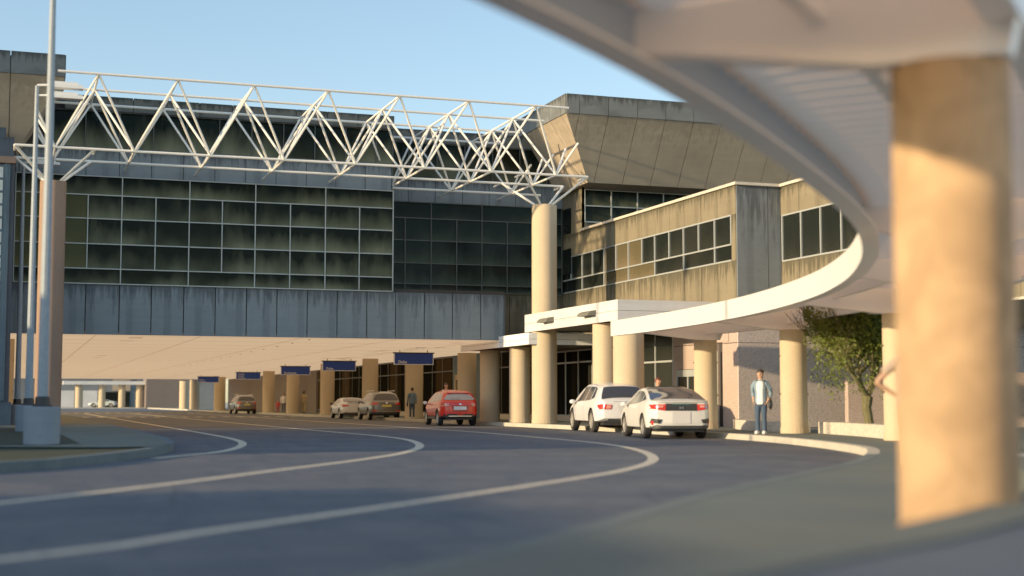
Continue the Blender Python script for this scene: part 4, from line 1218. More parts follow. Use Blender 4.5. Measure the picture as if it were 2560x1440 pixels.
def suv_car(name, label, loc, rz, pm, H=1.66, Ln=4.65, Wd=1.86, rw=0.375, style='grey'):
    t = thing(name, label, 'car', loc, rz, None)
    h2 = Ln / 2
    if style == 'luxury':
        top = [(-h2, 1.02), (-h2 + .05, 1.10), (-h2 + .20, 1.18), (-h2 + .42, 1.42), (-h2 + .62, 1.60), (-h2 + .95, 1.67), (-.5, H), (0.3, H - .01), (.75, 1.61), (1.05, 1.45), (1.5, 1.17), (1.75, 1.11), (2.1, 1.05), (h2 - .2, .93), (h2, .72)]
        belt = [(-h2, 1.00), (-1.2, 1.09), (0.2, 1.05), (1.3, 1.00), (h2, .7)]
    else:
        top = [(-h2, .96), (-h2 + .04, 1.05), (-h2 + .12, 1.11), (-h2 + .30, 1.31), (-h2 + .50, H - .13), (-h2 + .66, H - .07), (-h2 + 1.0, H - .02), (-.3, H), (0.4, H - .05), (.75, H - .16), (1.35, 1.14), (1.7, 1.04), (2.05, .98), (h2 - .15, .84), (h2, .64)]
        belt = [(-h2, 1.04), (-1.2, 1.06), (0.2, 1.0), (1.2, .96), (h2, .6)]
    c = Car(Ln, Wd, top, belt, bot=0.36, tumble=0.50, rearround=.24)
    wb = Ln * .295; xw = (-wb - .02, wb + .12)
    c.body('body', pm, t, xw, rw)
    wheels(t, xw, rw, Wd / 2 - 0.02, 10 if style != 'luxury' else 12)
    gl = M['carglass_l'] if style == 'red' else M['carglass']
    z1 = H - .17
    for sg in (1, -1):
        S = lambda x, z, sg=sg: c.pside(x, z, sg)
        zb_ = lambda x: c.zs(x) + 0.04
        f = 1 if sg > 0 else 1
        zz1 = min(c.ze(0) - .035, z1 + .05)
        patch('side_window', S, [(-.30, zz1), (.10, zz1), (.45, zz1 - .02)], [(-.30, zb_(0)), (.3, zb_(0)), (1.0, zb_(1))], gl, t)
        patch('side_window', S, [(-1.18, zz1 - .02), (-.38, zz1)], [(-1.22, zb_(-1)), (-.38, zb_(0))], gl, t)
        if style != 'luxury': patch('side_window', S, [(-1.62, zz1 - .06), (-1.26, zz1 - .02)], [(-1.78, zb_(-1) + .05), (-1.30, zb_(-1))], gl, t)
        else: patch('side_window', S, [(-1.52, zz1 - .09), (-1.25, zz1 - .02)], [(-1.66, zb_(-1) + .08), (-1.30, zb_(-1))], gl, t)
        # door handles
        for x in (-.95, .1):
            g = MB(); p = c.pside(x, .92, sg, .012); g.box(x - .1, x + .1, p[1] - .012, p[1] + .012, .905, .93); g.build('door_handle', pm if style != 'grey' else M['chrome'], t)
    seams(t, c, (-1.28, -.34, .95), .35, .98)
    F = lambda x, z: (c.prear(0, z)[0] if False else 0)
    # rear window on the tailgate slope
    rz0, rz1 = (1.17, 1.53) if style != 'luxury' else (1.20, 1.56)
    if style == "red": rz0, rz1 = 1.14, 1.42
    Rr = lambda y, z: c.prear(y, z)
    wt = c.width(-h2 + .95, rz1) - .13; wb2 = c.W * .80
    if style == 'luxury':
        def pt(x, a):
            zt, ze = c.zt(x), c.ze(x); we = c.side(x, ze)
            return (x - .018, we * math.cos(a), ze + (zt - ze) * math.sin(a) + .02)
        patch('rear_window', pt, [(-h2 + .60, R(30)), (-h2 + .60, R(150))], [(-h2 + .21, R(15)), (-h2 + .21, R(165))], gl, t, 24, 20)
    else:
         patch('rear_window', lambda y, z: c.prear(y, z, .022), [(-wt, rz1 - .05), (-wt * .6, rz1), (wt * .6, rz1), (wt, rz1 - .05)], [(-wb2, rz0 + .04), (-wb2 * .85, rz0), (wb2 * .85, rz0), (wb2, rz0 + .04)], gl, t, 20, 16)
    # windscreen
    patch('windscreen', lambda x, q: c.ptop(x, q), [(.62, -.82), (1.28, -.86)], [(.62, .82), (1.28, .86)], gl, t, 8, 8)
    w = c.W
    def quad(nm, P, mat, n=14, m=5, off=.014):
        return patch(nm, lambda y, z: c.prear(y, z, off), [P[0], P[1]], [P[3], P[2]], mat, t, n, m)
    def wrap(nm, y0, z0, z1_, xin, mat, off=.012):
        """lamp part that wraps round the corner onto the side"""
        for sg in (1, -1):
            patch(nm, lambda x, z, sg=sg: c.pside(x, z, sg, off), [(-h2 + .03, z1_), (-h2 + xin, z1_ - .01)], [(-h2 + .03, z0), (-h2 + xin * .8, z0 + .05)], mat, t, 4, 3)
    for sg in (1, -1):
        if style == 'grey':
            quad('tail_light', [(sg * w * .50, 1.015), (sg * w * .90, 1.04), (sg * w * .92, .90), (sg * w * .60, .89)], M['redlamp'])
            quad('reflector', [(sg * w * .60, .56), (sg * w * .86, .58), (sg * w * .86, .50), (sg * w * .60, .50)], M['redlamp'])
        elif style == 'red':
            quad('tail_light', [(sg * w * .55, 1.00), (sg * w * .90, .99), (sg * w * .92, .86), (sg * w * .62, .88)], M['redlight'])
            quad('reflector', [(sg * w * .45, .51), (sg * w * .78, .51), (sg * w * .78, .47), (sg * w * .45, .47)], M['redlamp'])
        else:
            quad('tail_light', [(sg * w * .46, .96), (sg * w * .86, .98), (sg * w * .90, .80), (sg * w * .50, .80)], M['redlamp'])
            quad('tail_lens', [(sg * w * .50, .94), (sg * w * .66, .95), (sg * w * .68, .83), (sg * w * .53, .83)], M['redlight'], off=.018)
    wrap('tail_light', 0, .87 if style != 'luxury' else .80, 1.02 if style != 'luxury' else .97, .30, M['redlamp'])
    if style == 'grey':
        quad('number_plate', [(-.27, .97 - .08), (.27, .89), (.27, .77), (-.27, .77)], M['plateY'], off=.02)
        quad('lower_bumper', [(-w * .93, .49), (w * .93, .49), (w * .90, .37), (-w * .90, .37)], M['dark'], 12, 3, .02)
        quad('chrome_strip', [(-w * .88, .50), (w * .88, .50), (w * .88, .475), (-w * .88, .475)], M['chrome'], 12, 1, .025)
        quad('tailgate_shade', [(-w * .5, 1.05), (w * .5, 1.05), (w * .5, .93), (-w * .5, .93)], M['gunmetal'], 8, 2, .010)
        quad('badge', [(-.05, 1.03), (.05, 1.03), (.04, .96), (-.04, .96)], M['chrome'], 2, 2, .03)
        g = MB()
        for sg in (1, -1): g.tube((-h2 + .7, sg * .62, H + .03), (.5, sg * .62, H + .02), .022, n=6)
        g.build('roof_rail', M['chrome'], t)
        for sg in (1, -1):
            patch('side_trim', lambda x, z, sg=sg: c.pside(x, z, sg, .012), [(-.85, .41), (.95, .36)], [(-.85, .37), (.95, .335)], M['chrome'], t, 8, 1)
    elif style == 'red':
        quad('number_plate', [(-.29, .86), (.29, .86), (.29, .70), (-.29, .70)], M['plateW'], off=.025)
        quad('plate_recess', [(-.40, .90), (.40, .90), (.30, .63), (-.30, .63)], M['redshade'], 6, 3, .012)
        quad('lower_bumper', [(-w * .95, .53), (w * .95, .53), (w * .92, .38), (-w * .92, .38)], M['dark'], 12, 3, .02)
        quad('skid_plate', [(-w * .62, .45), (w * .62, .45), (w * .55, .41), (-w * .55, .41)], M['chrome'], 12, 1, .035)
        quad('fog_lamp', [(-.14, .51), (.14, .51), (.12, .46), (-.12, .46)], M['redlamp'], 2, 1, .035)
        quad('badge', [(-.05, .99), (.05, .99), (.04, .92), (-.04, .92)], M['chrome'], 2, 2, .03)
        quad('wiper', [(-.02, rz0 + .06), (.42, rz0 + .05), (.42, rz0 + .035), (-.02, rz0 + .04)], M['dark'], 4, 1, .03)
        g = MB(); g.slab([(-h2 + .38, -.48, H - .135), (-h2 + .38, .48, H - .135), (-h2 + .68, .48, H - .05), (-h2 + .68, -.48, H - .05)][::-1], .035); g.build('spoiler', pm, t)
        for sg in (1, -1):
            patch('side_trim', lambda x, z, sg=sg: c.pside(x, z, sg, .016), [(-.92, .44), (.95, .44)], [(-.92, .29), (.95, .29)], M['dark'], t, 8, 2)
            patch('side_step', lambda x, z, sg=sg: c.pside(x, z, sg, .03), [(-.75, .40), (.9, .38)], [(-.75, .34), (.9, .33)], M['chrome'], t, 8, 1)
    else:
        quad('plate_recess', [(-.26, .93), (.26, .93), (.20, .70), (-.20, .70)], M['offwhite'], 4, 3, .010)
        quad('badge', [(-.11, .93), (.11, .93), (.11, .915), (-.11, .915)], M['gunmetal'], 2, 1, .02)
        quad('bumper_line', [(-w * .9, .49), (w * .9, .49), (w * .9, .475), (-w * .9, .475)], M['gunmetal'], 12, 1, .012)
        quad('lower_bumper', [(-w * .62, .47), (w * .62, .47), (w * .66, .37), (-w * .66, .37)], M['dark'], 10, 2, .015)
        quad('boot_line', [(-w * .42, 1.07), (w * .42, 1.07), (w * .42, 1.06), (-w * .42, 1.06)], M['gunmetal'], 10, 1, .012)
        for sg in (1, -1):
            patch('side_trim', lambda x, z, sg=sg: c.pside(x, z, sg, .010), [(-.95, .40), (.98, .40)], [(-.95, .385), (.98, .385)], M['gunmetal'], t, 8, 1)
    mirror(t, c, .92 if style != 'luxury' else 1.0, 1.06 if style != 'red' else 1.0, pm if style != 'red' else M['offwhite'])
    g = MB(); g.box(-h2 + .22, h2 - .3, -w + .26, w - .26, .26, .45); g.build('underbody', M['dark'], t)
    return t
M['gunmetal'] = m_plain('gunmetal_trim', (0.12, 0.12, 0.12), 0.4, 0.5)
M['redshade'] = m_plain('shaded_red_paint', (0.42, 0.02, 0.01), 0.4)
M['offwhite'] = m_plain('off_white_paint', (0.66, 0.65, 0.62), 0.4)
P_white = paint('white_car_paint', (0.72, 0.71, 0.69)); P_white2 = paint('bright_white_car_paint', (0.74, 0.72, 0.66))
P_grey = paint('silver_brown_car_paint', (0.17, 0.16, 0.15), 0.45); P_red = paint('red_car_paint', (0.78, 0.010, 0.006))
P_blue = paint('pale_blue_car_paint', (0.50, 0.58, 0.58)); P_blk = m_plain('black_roof_paint', (0.012, 0.011, 0.011), 0.15, coat=0.6)

def sedan(name, label, loc, rz, pm, style):
    t = thing(name, label, 'car', loc, rz)
    if style == 'hatch':
        Ln, Wd, rw = 4.85, 1.86, .35
        top = [(-2.425, .98), (-2.39, 1.045), (-2.30, 1.09), (-2.12, 1.13), (-1.9, 1.19), (-1.5, 1.33), (-1.0, 1.46), (-.5, 1.52), (0, 1.525), (.4, 1.48), (.8, 1.33), (1.35, 1.06), (1.6, .99), (2.0, .90), (2.25, .80), (2.425, .62)]
        belt = [(-2.425, 1.0), (-1.9, 1.03), (-1.0, 1.01), (.3, .96), (1.3, .92), (2.425, .6)]
    else:
        Ln, Wd, rw = 4.75, 1.89, .34
        top = [(-2.375, .86), (-2.32, .95), (-2.2, 1.0), (-1.9, 1.03), (-1.6, 1.09), (-1.1, 1.22), (-.6, 1.31), (-.1, 1.335), (.2, 1.31), (.6, 1.20), (1.1, .98), (1.3, .93), (1.8, .87), (2.15, .76), (2.375, .58)]
        belt = [(-2.375, .9), (-1.7, .98), (-1.0, .93), (.3, .88), (1.3, .86), (2.375, .56)]
    c = Car(Ln, Wd, top, belt, bot=.29, tumble=.52, rearround=.24)
    xw = (-1.38, 1.42)
    c.body('body', pm, t, xw, rw)
    wheels(t, xw, rw, Wd / 2 - .015, 5 if style == 'hatch' else 10)
    w = c.W; h2 = Ln / 2
    def S(sg): return lambda x, z: c.pside(x, z, sg)
    def quad(nm, P, mat, n=14, m=5, off=.014):
        return patch(nm, lambda y, z: c.prear(y, z, off), [P[0], P[1]], [P[3], P[2]], mat, t, n, m)
    if style == 'hatch':
        # black roof and glass tail: strip over the top surface
        def topf(x, y, off=.006):
            zt, ze = c.zt(x), c.ze(x); we = c.side(x, ze)
            return (x, y * we, ze + (zt - ze) * math.sqrt(max(0, 1 - y * y)) + off)
        patch('roof_panel', lambda x, y: topf(x, y), [(.75, -.97), (-1.2, -.97), (-2.05, -.93)], [(.75, .97), (-1.2, .97), (-2.05, .93)], P_blk, t, 20, 10)
        patch('rear_window', lambda x, y: topf(x, y, .012), [(-.95, -.80), (-2.08, -.84)], [(-.95, .80), (-2.08, .84)], M['carglass'], t, 12, 8)
        for sg in (1, -1):
            patch('side_window', S(sg), [(-1.0, 1.30), (-.55, 1.37), (-.2, 1.39)], [(-1.0, 1.06), (-.6, 1.03), (-.2, 1.01)], M['carglass'], t)
            patch('side_window', S(sg), [(-.12, 1.39), (.3, 1.36), (.55, 1.26)], [(-.12, 1.01), (.5, .99), (1.1, .98)], M['carglass'], t)
            patch('side_window', S(sg), [(-1.55, 1.15), (-1.08, 1.285)], [(-1.55, 1.12), (-1.08, 1.065)], M['carglass'], t)
            quad('tail_light', [(sg * w * .48, .985), (sg * w * .84, .99), (sg * w * .93, .86), (sg * w * .50, .80)], M['redlamp'])
            quad('tail_lens', [(sg * w * .56, .955), (sg * w * .74, .955), (sg * w * .70, .90), (sg * w * .58, .89)], M['redlight'], off=.02)
            quad('blue_lens', [(sg * w * .72, .93), (sg * w * .79, .93), (sg * w * .79, .89), (sg * w * .72, .885)], M['bluelens'], 2, 1, .024)
            quad('corner_vent', [(sg * w * .60, .56), (sg * w * .90, .59), (sg * w * .94, .45), (sg * w * .66, .44)], M['dark'], off=.016)
            quad('reflector', [(sg * w * .90, .51), (sg * w * .85, .51), (sg * w * .85, .40), (sg * w * .90, .40)] if sg > 0 else [(sg * w * .90, .51), (sg * w * .85, .51), (sg * w * .85, .40), (sg * w * .90, .40)], M['redlamp'], 1, 1, .022)
            patch('tail_light', lambda x, z, sg=sg: c.pside(x, z, sg, .012), [(-h2 + .03, .97), (-h2 + .32, .985)], [(-h2 + .03, .84), (-h2 + .30, .93)], M['redlamp'], t, 4, 3)
        quad('rear_glass_panel', [(-w * .50, 1.01), (w * .50, 1.01), (w * .50, .80), (-w * .50, .80)], M['dark'], 8, 4, .010)
        quad('number_plate', [(-.26, .78), (.26, .78), (.26, .44), (-.26, .44)], M['plateG'], 3, 3, .015)
        quad('lower_bumper', [(-w * .93, .385), (w * .93, .385), (w * .90, .30), (-w * .90, .30)], M['dark'], 10, 2, .02)
        quad('brake_strip', [(-.26, .99), (.26, .99), (.26, .975), (-.26, .975)], M['tealstrip'], 4, 1, .022)
        g = MB(); x0 = -h2 - .03
        for a in ((-.055, -.035, -.04, .04), (.035, .055, -.04, .04), (-.035, .035, -.008, .012)): g.box(x0, x0 + .02, a[0], a[1], .885 + a[2], .885 + a[3])
        g.build('badge', M['chrome'], t)
        g = MB()
        P = [c.prear(y / 10. * w * .86, 1.045, .015) for y in range(-10, 11)]
        for a, b in zip(P[:-1], P[1:]): g.slab([(a[0] - .05, a[1], a[2]), (a[0] + .10, a[1], a[2] + .02), (b[0] + .10, b[1], b[2] + .02), (b[0] - .05, b[1], b[2])][::-1], .03)
        g.build('spoiler', pm, t)
    else:
        def topf(x, y, off=.01):
            zt, ze = c.zt(x), c.ze(x); we = c.side(x, ze)
            return (x, y * we, ze + (zt - ze) * math.sqrt(max(0, 1 - y * y)) + off)
        patch('rear_window', lambda x, y: topf(x, y), [(-.75, -.78), (-1.75, -.80)], [(-.75, .78), (-1.75, .80)], M['carglass'], t, 12, 8)
        for sg in (1, -1):
            patch('side_window', S(sg), [(-1.15, 1.10), (-.7, 1.21), (-.2, 1.25), (.35, 1.17)], [(-1.15, 1.0), (-.7, .97), (-.2, .95), (.85, .92)], M['carglass'], t, 12, 4)
            quad('tail_light', [(sg * w * .52, .86), (sg * w * .92, .90), (sg * w * .92, .74), (sg * w * .52, .80)], M['redlamp'])
            patch('tail_light', lambda x, z, sg=sg: c.pside(x, z, sg, .012), [(-h2 + .03, .90), (-h2 + .35, .85)], [(-h2 + .03, .76), (-h2 + .30, .80)], M['redlamp'], t, 4, 3)
        g = MB(); g.slab([(-h2 + .0, -.6, 1.02), (-h2 + .0, .6, 1.02), (-h2 + .2, .62, 1.06), (-h2 + .2, -.62, 1.06)], .03); g.tube((-h2 + .1, .4, .98), (-h2 + .1, .4, 1.03), .02); g.tube((-h2 + .1, -.4, .98), (-h2 + .1, -.4, 1.03), .02)
        g.build('spoiler', M['dark'], t)
        quad('lower_bumper', [(-w * .8, .36), (w * .8, .36), (w * .8, .2), (-w * .8, .2)], M['dark'], 10, 2, .02)
    seams(t, c, (-.95 if style == 'hatch' else -.75, .85), .30, .93 if style == 'hatch' else .84)
    mirror(t, c, .85, .98 if style == 'hatch' else .93, pm if style == 'hatch' else M['dark'])
    g = MB(); g.box(-h2 + .15, h2 - .3, -w + .24, w - .24, .21, .40); g.build('underbody', M['dark'], t)
    return t
M['bluelens'] = m_plain('blue_lens', (0.10, 0.30, 0.75), 0.2)
M['tealstrip'] = m_plain('teal_strip', (0.02, 0.16, 0.17), 0.3)
loc, rz = place(1702, 40.4, 4.85, 13); sedan('parked_car', 'white hatchback with black roof, nearest to the camera', loc, rz, P_white2, 'hatch')
loc, rz = place(1562, 48.8, 5.05, 9.5); suv_car('parked_car', 'big white luxury car parked in front of the black-roofed hatchback', loc, rz, P_white, 1.74, 5.05, 1.97, .405, 'luxury')
loc, rz = place(1151, 63.0, 4.3, 5); suv_car('parked_car', 'red crossover with a white number plate', loc, rz, P_red, 1.60, 4.3, 1.76, .36, 'red')
loc, rz = place(968, 82.5, 4.7, 2.5); suv_car('parked_car', 'silver brown car with yellow plate behind the white coupe', loc, rz, P_grey, 1.67, 4.7, 1.86, .36, 'grey')
loc, rz = place(893, 90.0, 4.75, 2.0); sedan('parked_car', 'low white sports coupe with black wing mirrors', loc, rz, P_white, 'coupe')
loc, rz = place(620, 124.5, 4.7, -1); suv_car('parked_car', 'silver brown car alone, far down the underpass', loc, rz, P_grey, 1.67, 4.7, 1.86, .36, 'grey')
fcar = sedan('parked_car', 'pale car with blue bonnet crossing beyond the far canopy', (-6.9, 192.0, 0.15), PI + R(-12), P_blue, 'coupe')

# ------------------------------------------------------------------ people
def skin_mesh(name, chains, mat, parent, levels=2, ysq=None):
    """chains: list of [(x,y,z,r), ...]; first chain's first point is the root"""
    me = bpy.data.meshes.new(name); vs = []; es = []; rs = []
    def vid(p):
        for i, q in enumerate(vs):
            if (Vector(q) - Vector(p[:3])).length < 1e-4: return i
        vs.append(p[:3]); rs.append(p[3]); return len(vs) - 1
    for ch in chains:
        ids = [vid(p) for p in ch]
        for a, b in zip(ids[:-1], ids[1:]): es.append((a, b))
    me.from_pydata(vs, es, [])
    o = bpy.data.objects.new(name, me); COL.objects.link(o)
    sk = o.modifiers.new('skin', 'SKIN'); sk.use_smooth_shade = True
    for i, sv in enumerate(me.skin_vertices[0].data):
        r = rs[i]; sv.radius = (r, r); sv.use_root = (i == 0)
    ss = o.modifiers.new('ss', 'SUBSURF'); ss.levels = levels; ss.render_levels = levels
    dg = bpy.context.evaluated_depsgraph_get()
    m2 = bpy.data.meshes.new_from_object(o.evaluated_get(dg))
    bpy.data.objects.remove(o); m2.materials.clear(); m2.materials.append(mat)
    if ysq:
        for v in m2.vertices:
            f = ysq(v.co); v.co.y = v.co.y * f
    for p in m2.polygons: p.use_smooth = True
    o = bpy.data.objects.new(name, m2); COL.objects.link(o); o.parent = parent
    return o
def ellipsoid(g, c, r, n=12, m=8, zmin=-1, f=None):
    rings = []
    for j in range(m + 1):
        a = -PI / 2 + PI * j / m
        rings.append([(c[0] + r[0] * math.cos(a) * math.cos(2 * PI * i / n), c[1] + r[1] * math.cos(a) * math.sin(2 * PI * i / n), c[2] + r[2] * math.sin(a)) for i in range(n)])
    for j in range(m):
        if math.sin(-PI / 2 + PI * (j + .5) / m) < zmin: continue
        for i in range(n):
            k = (i + 1) % n; g.face([rings[j][i], rings[j][k], rings[j + 1][k], rings[j + 1][i]])
def person(label, loc, rz, H=1.78, skin=(0.45, 0.24, 0.15), hair=(0.02, 0.014, 0.01), top=(0.2, 0.3, 0.4), legs=(0.03, 0.06, 0.12), shoes=(0.6, 0.6, 0.6),
           pose='pockets', long_hair=False, inner=None, bag=False, skirt=None, detail=True, bare_arms=False, headturn=0.0):
    t = thing('person', label, 'person', loc, rz)
    s = H / 1.78
    t.scale = (s, s, s)
    k = len(bpy.data.materials)
    ms = m_plain('skin_%d' % k, skin, 0.5); mh = m_plain('hair_%d' % k, hair, 0.5); mt = m_plain('top_cloth_%d' % k, top, 0.85, var=0.18); ml = m_plain('leg_cloth_%d' % k, legs, 0.85, var=0.25); mz = m_plain('shoe_%d' % k, shoes, 0.6)
    hipw = .085
    asym = .03 if pose in ('pockets', 'stand') else 0
    if pose == 'pockets':
        EL = (.268, .06, 1.13); WR = (.215, -.05, .92); HD = (.18, -.09, .85)
    elif pose == 'hips':
        EL = (.42, .05, 1.15); WR = (.20, -.02, 1.00); HD = (.15, -.03, .95)
    else:
        EL = (.245, .03, 1.13); WR = (.255, -.05, .88); HD = (.255, -.07, .79)
    EL2 = {1: EL, -1: (EL[0] - asym, EL[1] + asym, EL[2])}; WR2 = {1: WR, -1: (WR[0] - asym * .5, WR[1] + asym * .4, WR[2] + asym * .3)}
    HD2 = {1: HD, -1: (HD[0] - asym * .5, HD[1] + asym * .4, HD[2] + asym * .3)}
    def leg(sg, e=0.0):
        fy = -.10 * sg if pose == 'walk' else 0.0
        return [(0, 0, .95, .12 + e), (sg * hipw, 0, .88, .098 + e), (sg * .092, fy * .5 - .01, .50, .062 + e), (sg * .095, fy + .012 + abs(fy) * .5, .12, .042 + e)]
    torso = [(0, 0, .95, .12), (0, .01, 1.12, .118), (0, .005, 1.32, .140), (0, 0.01, 1.46, .072), (0, 0, 1.53, .058), (0, -.012, 1.60, .080), (0, -.012, 1.67, .100), (0, -.005, 1.735, .074)]
    def arm(sg, e=0.0, upto=3):
        EL, WR = EL2[sg], WR2[sg]
        P = [(0, .005, 1.32, .140 + e), (sg * .11, 0.01, 1.415, .060 + e), (sg * .185, .01, 1.385, .050 + e), (sg * EL[0], EL[1], EL[2], .040 + e), (sg * WR[0], WR[1], WR[2], .028 + e)]
        return P
    ch = [torso] + [leg(sg) for sg in (1, -1)] + [arm(sg) for sg in (1, -1)]
    for sg in (1, -1):
        wr, hd_ = WR2[sg], HD2[sg]; W = Vector((sg * wr[0], wr[1], wr[2])); Hd = Vector((sg * hd_[0], hd_[1], hd_[2])); d = (Hd - W)
        palm = W + d * .75
        ch.append([(W.x, W.y, W.z, .028), (palm.x, palm.y, palm.z, .033)])
        if detail:
            side = Vector((0, 1, 0)) if abs(d.normalized().y) < .8 else Vector((1, 0, 0))
            for q in range(4):
                b = palm + d.normalized() * .02 + side * (q - 1.5) * .019
                ln = (.062, .072, .068, .052)[q]
                m1 = b + d.normalized() * ln * .5; m2 = m1 + (d.normalized() * .7 + Vector((-sg * .5, 0, -.2))).normalized() * ln * .45
                ch.append([(palm.x, palm.y, palm.z, .033), (b.x, b.y, b.z, .010), (m1.x, m1.y, m1.z, .009), (m2.x, m2.y, m2.z, .007)])
            th = W + d * .45 - side * .035; t2 = th + d.normalized() * .035 - side * .012
            ch.append([(W.x, W.y, W.z, .028), (th.x, th.y, th.z, .011), (t2.x, t2.y, t2.z, .009)])
        fy = -.10 * sg if pose == 'walk' else 0.0
        ch.append([(sg * .095, fy + .012 + abs(fy) * .5, .12, .042), (sg * .10, fy + abs(fy) * .5 - .02, .06, .040), (sg * .105, fy + abs(fy) * .5 - .13, .035, .032)])
    flat = lambda co: 0.80 if .85 < co.z < 1.47 and abs(co.x) < .2 else 1.0
    body = skin_mesh('body', ch, ms, t, 2)
    bm = bmesh.new(); bm.from_mesh(body.data)
    # face: nose, brow, ears, chin as raised features of the same mesh
    g = MB()
    ellipsoid(g, (0, -.108, 1.655), (.013, .020, .024), 8, 6); ellipsoid(g, (.088, .0, 1.665), (.012, .022, .032), 8, 6); ellipsoid(g, (-.088, .0, 1.665), (.012, .022, .032), 8, 6)
    ellipsoid(g, (0, -.072, 1.595), (.040, .028, .028), 8, 6)
    me2 = bpy.data.meshes.new('tmp'); me2.from_pydata(g.v, [], g.f); bm.from_mesh(me2); bm.to_mesh(body.data); bm.free(); bpy.data.meshes.remove(me2)
    for p in body.data.polygons: p.use_smooth = True
    if detail:
        g = MB()
        for sx in (-.033, .033): ellipsoid(g, (sx, -.098, 1.685), (.013, .008, .007), 8, 6); g.box(sx - .018, sx + .018, -.106, -.095, 1.703, 1.709)
        g.build('eyes', mh, t, smooth=True, weld=True)
        g = MB(); ellipsoid(g, (0, -.100, 1.618), (.024, .008, .007), 8, 6); g.build('mouth', m_plain('lip_%d' % k, tuple(x * .6 for x in skin), .5), t, smooth=True)
    # hair
    g = MB(); ellipsoid(g, (0, .012, 1.715), (.100, .108, .088), 14, 10, -.15)
    ellipsoid(g, (0, .035, 1.69), (.092, .085, .085), 14, 10)
    if long_hair: ellipsoid(g, (0, .045, 1.56), (.10, .06, .20), 12, 8)
    g.build('hair', mh, t, smooth=True, weld=True)
    # clothes
    def loft(g, S, n=18):
        rings = [[(rx * math.cos(2 * PI * q / n), cy + ry * math.sin(2 * PI * q / n), z) for q in range(n)] for z, rx, ry, cy in S]
        for A, B in zip(rings[:-1], rings[1:]):
            for q in range(n): w_ = (q + 1) % n; g.face([A[q], A[w_], B[w_], B[q]])
        g.face(rings[0][::-1]); g.face(rings[-1])
    def limb(g, P, n=12):
        pts, rr = [], []
        for a in range(len(P) - 1):
            for q in range(4):
                t_ = q / 4; p0 = P[max(a - 1, 0)]; p1 = P[a]; p2 = P[a + 1]; p3 = P[min(a + 2, len(P) - 1)]
                v = [0.5 * (2 * p1[k_] + (p2[k_] - p0[k_]) * t_ + (2 * p0[k_] - 5 * p1[k_] + 4 * p2[k_] - p3[k_]) * t_ ** 2 + (3 * p1[k_] - p0[k_] - 3 * p2[k_] + p3[k_]) * t_ ** 3) for k_ in range(4)]
                pts.append(tuple(v[:3])); rr.append(v[3])
        pts.append(P[-1][:3]); rr.append(P[-1][3]); g.path(pts, rr, n)
    TS = [(.84, .172, .125, 0), (.92, .176, .13, 0), (1.05, .165, .122, .004), (1.18, .170, .125, .006), (1.30, .188, .132, .006), (1.38, .190, .126, .008), (1.435, .155, .105, .01), (1.475, .095, .078, .012), (1.505, .068, .066, .008)]
    g = MB(); loft(g, TS)
    for sg in (1, -1):
        EL, WR = EL2[sg], WR2[sg]
        e, w_ = Vector(EL), Vector(WR); q = e.lerp(w_, .5 if pose == 'pockets' else .97)
        P = [(sg * .10, .008, 1.43, .060), (sg * .165, .01, 1.405, .070), (sg * (.16 + EL[0]) / 2 + sg * .03, .02, 1.28, .060), (sg * EL[0], EL[1], EL[2], .050), (sg * q.x, q.y, q.z, .046)]
        if bare_arms: P = P[:3]
        limb(g, P)
    g.build('jacket' if inner else 'shirt', mt, t, smooth=True, weld=True)
    g = MB(); loft(g, [(.76, .10, .09, 0), (.80, .155, .112, 0), (.88, .172, .122, 0), (.97, .160, .116, 0), (1.0, .155, .112, 0)])
    for sg in (1, -1):
        fy = -.10 * sg if pose == 'walk' else 0.0
        limb(g, [(sg * .078, 0, .90, .088), (sg * .086, fy * .2, .74, .090), (sg * .092, fy * .5 - .012, .50, .068), (sg * .095, fy * .8 + abs(fy) * .4, .28, .062), (sg * .095, fy + .012 + abs(fy) * .5, .085, .060)])
    g.build('trousers', ml, t, smooth=True, weld=True)
    if inner:
        mi = m_plain('inner_cloth_%d' % k, inner, 0.85)
        g = MB(); SS = [(.83,) + TS[0][1:]] + TS[1:-2] + [(1.46, .11, .086, .012)]
        rows = [[(rx * 1.03 * math.cos(a_), cy + (ry + .008) * math.sin(a_), z) for a_ in [R(-90 + d_) for d_ in (-27, -18, -9, 0, 9, 18, 27)]] for z, rx, ry, cy in SS]
        for a, b in zip(rows[:-1], rows[1:]):
            for j in range(6): g.face([a[j], a[j + 1], b[j + 1], b[j]])
        g.build('t_shirt', mi, t, smooth=True, weld=True)
    for sg in (1, -1):
        fy = -.10 * sg if pose == 'walk' else 0.0
        yy = fy + abs(fy) * .5
        skin_mesh('shoe', [[(sg * .095, yy + .07, .06, .060), (sg * .10, yy - .04, .058, .062), (sg * .106, yy - .17, .045, .055)]], mz, t, 1)
    if bag:
        g = MB(); g.path([(.13, -.13, 1.44), (.05 if False else .17, -.15, 1.25), (.27, -.10, .98)], .014, 6); g.path([(.13, -.13, 1.44), (.12, .0, 1.49), (.14, .12, 1.40), (.24, .12, 1.1), (.27, .06, .95)], .014, 6)
        bg_ = thing('shoulder_bag', label[0] and 'black shoulder bag hanging at the hip of the ' + bag, 'bag', loc, rz); bg_.scale = (s, s, s)
        st = g.build('strap', M['dark'], bg_)
        g = MB(); ellipsoid(g, (.275, -.01, .83), (.055, .13, .15), 12, 8); g.build('bag_body', M['dark'], bg_, smooth=True, weld=True)
    return t
toCam = lambda u, v: math.atan2(CAMV - v, CAMU - u) + PI / 2      # facing the camera (local -y)
u, v = spot(1900, 39.9)
person('man in open denim jacket over a white t-shirt standing by the kerb', (u, v, .15), toCam(u, v) + R(-14), 1.80, skin=(0.50, 0.27, 0.16), top=(0.17, 0.25, 0.31), legs=(0.028, 0.055, 0.10), shoes=(.7, .68, .64), pose='pockets', inner=(.78, .76, .72), bag='man in the open denim jacket')
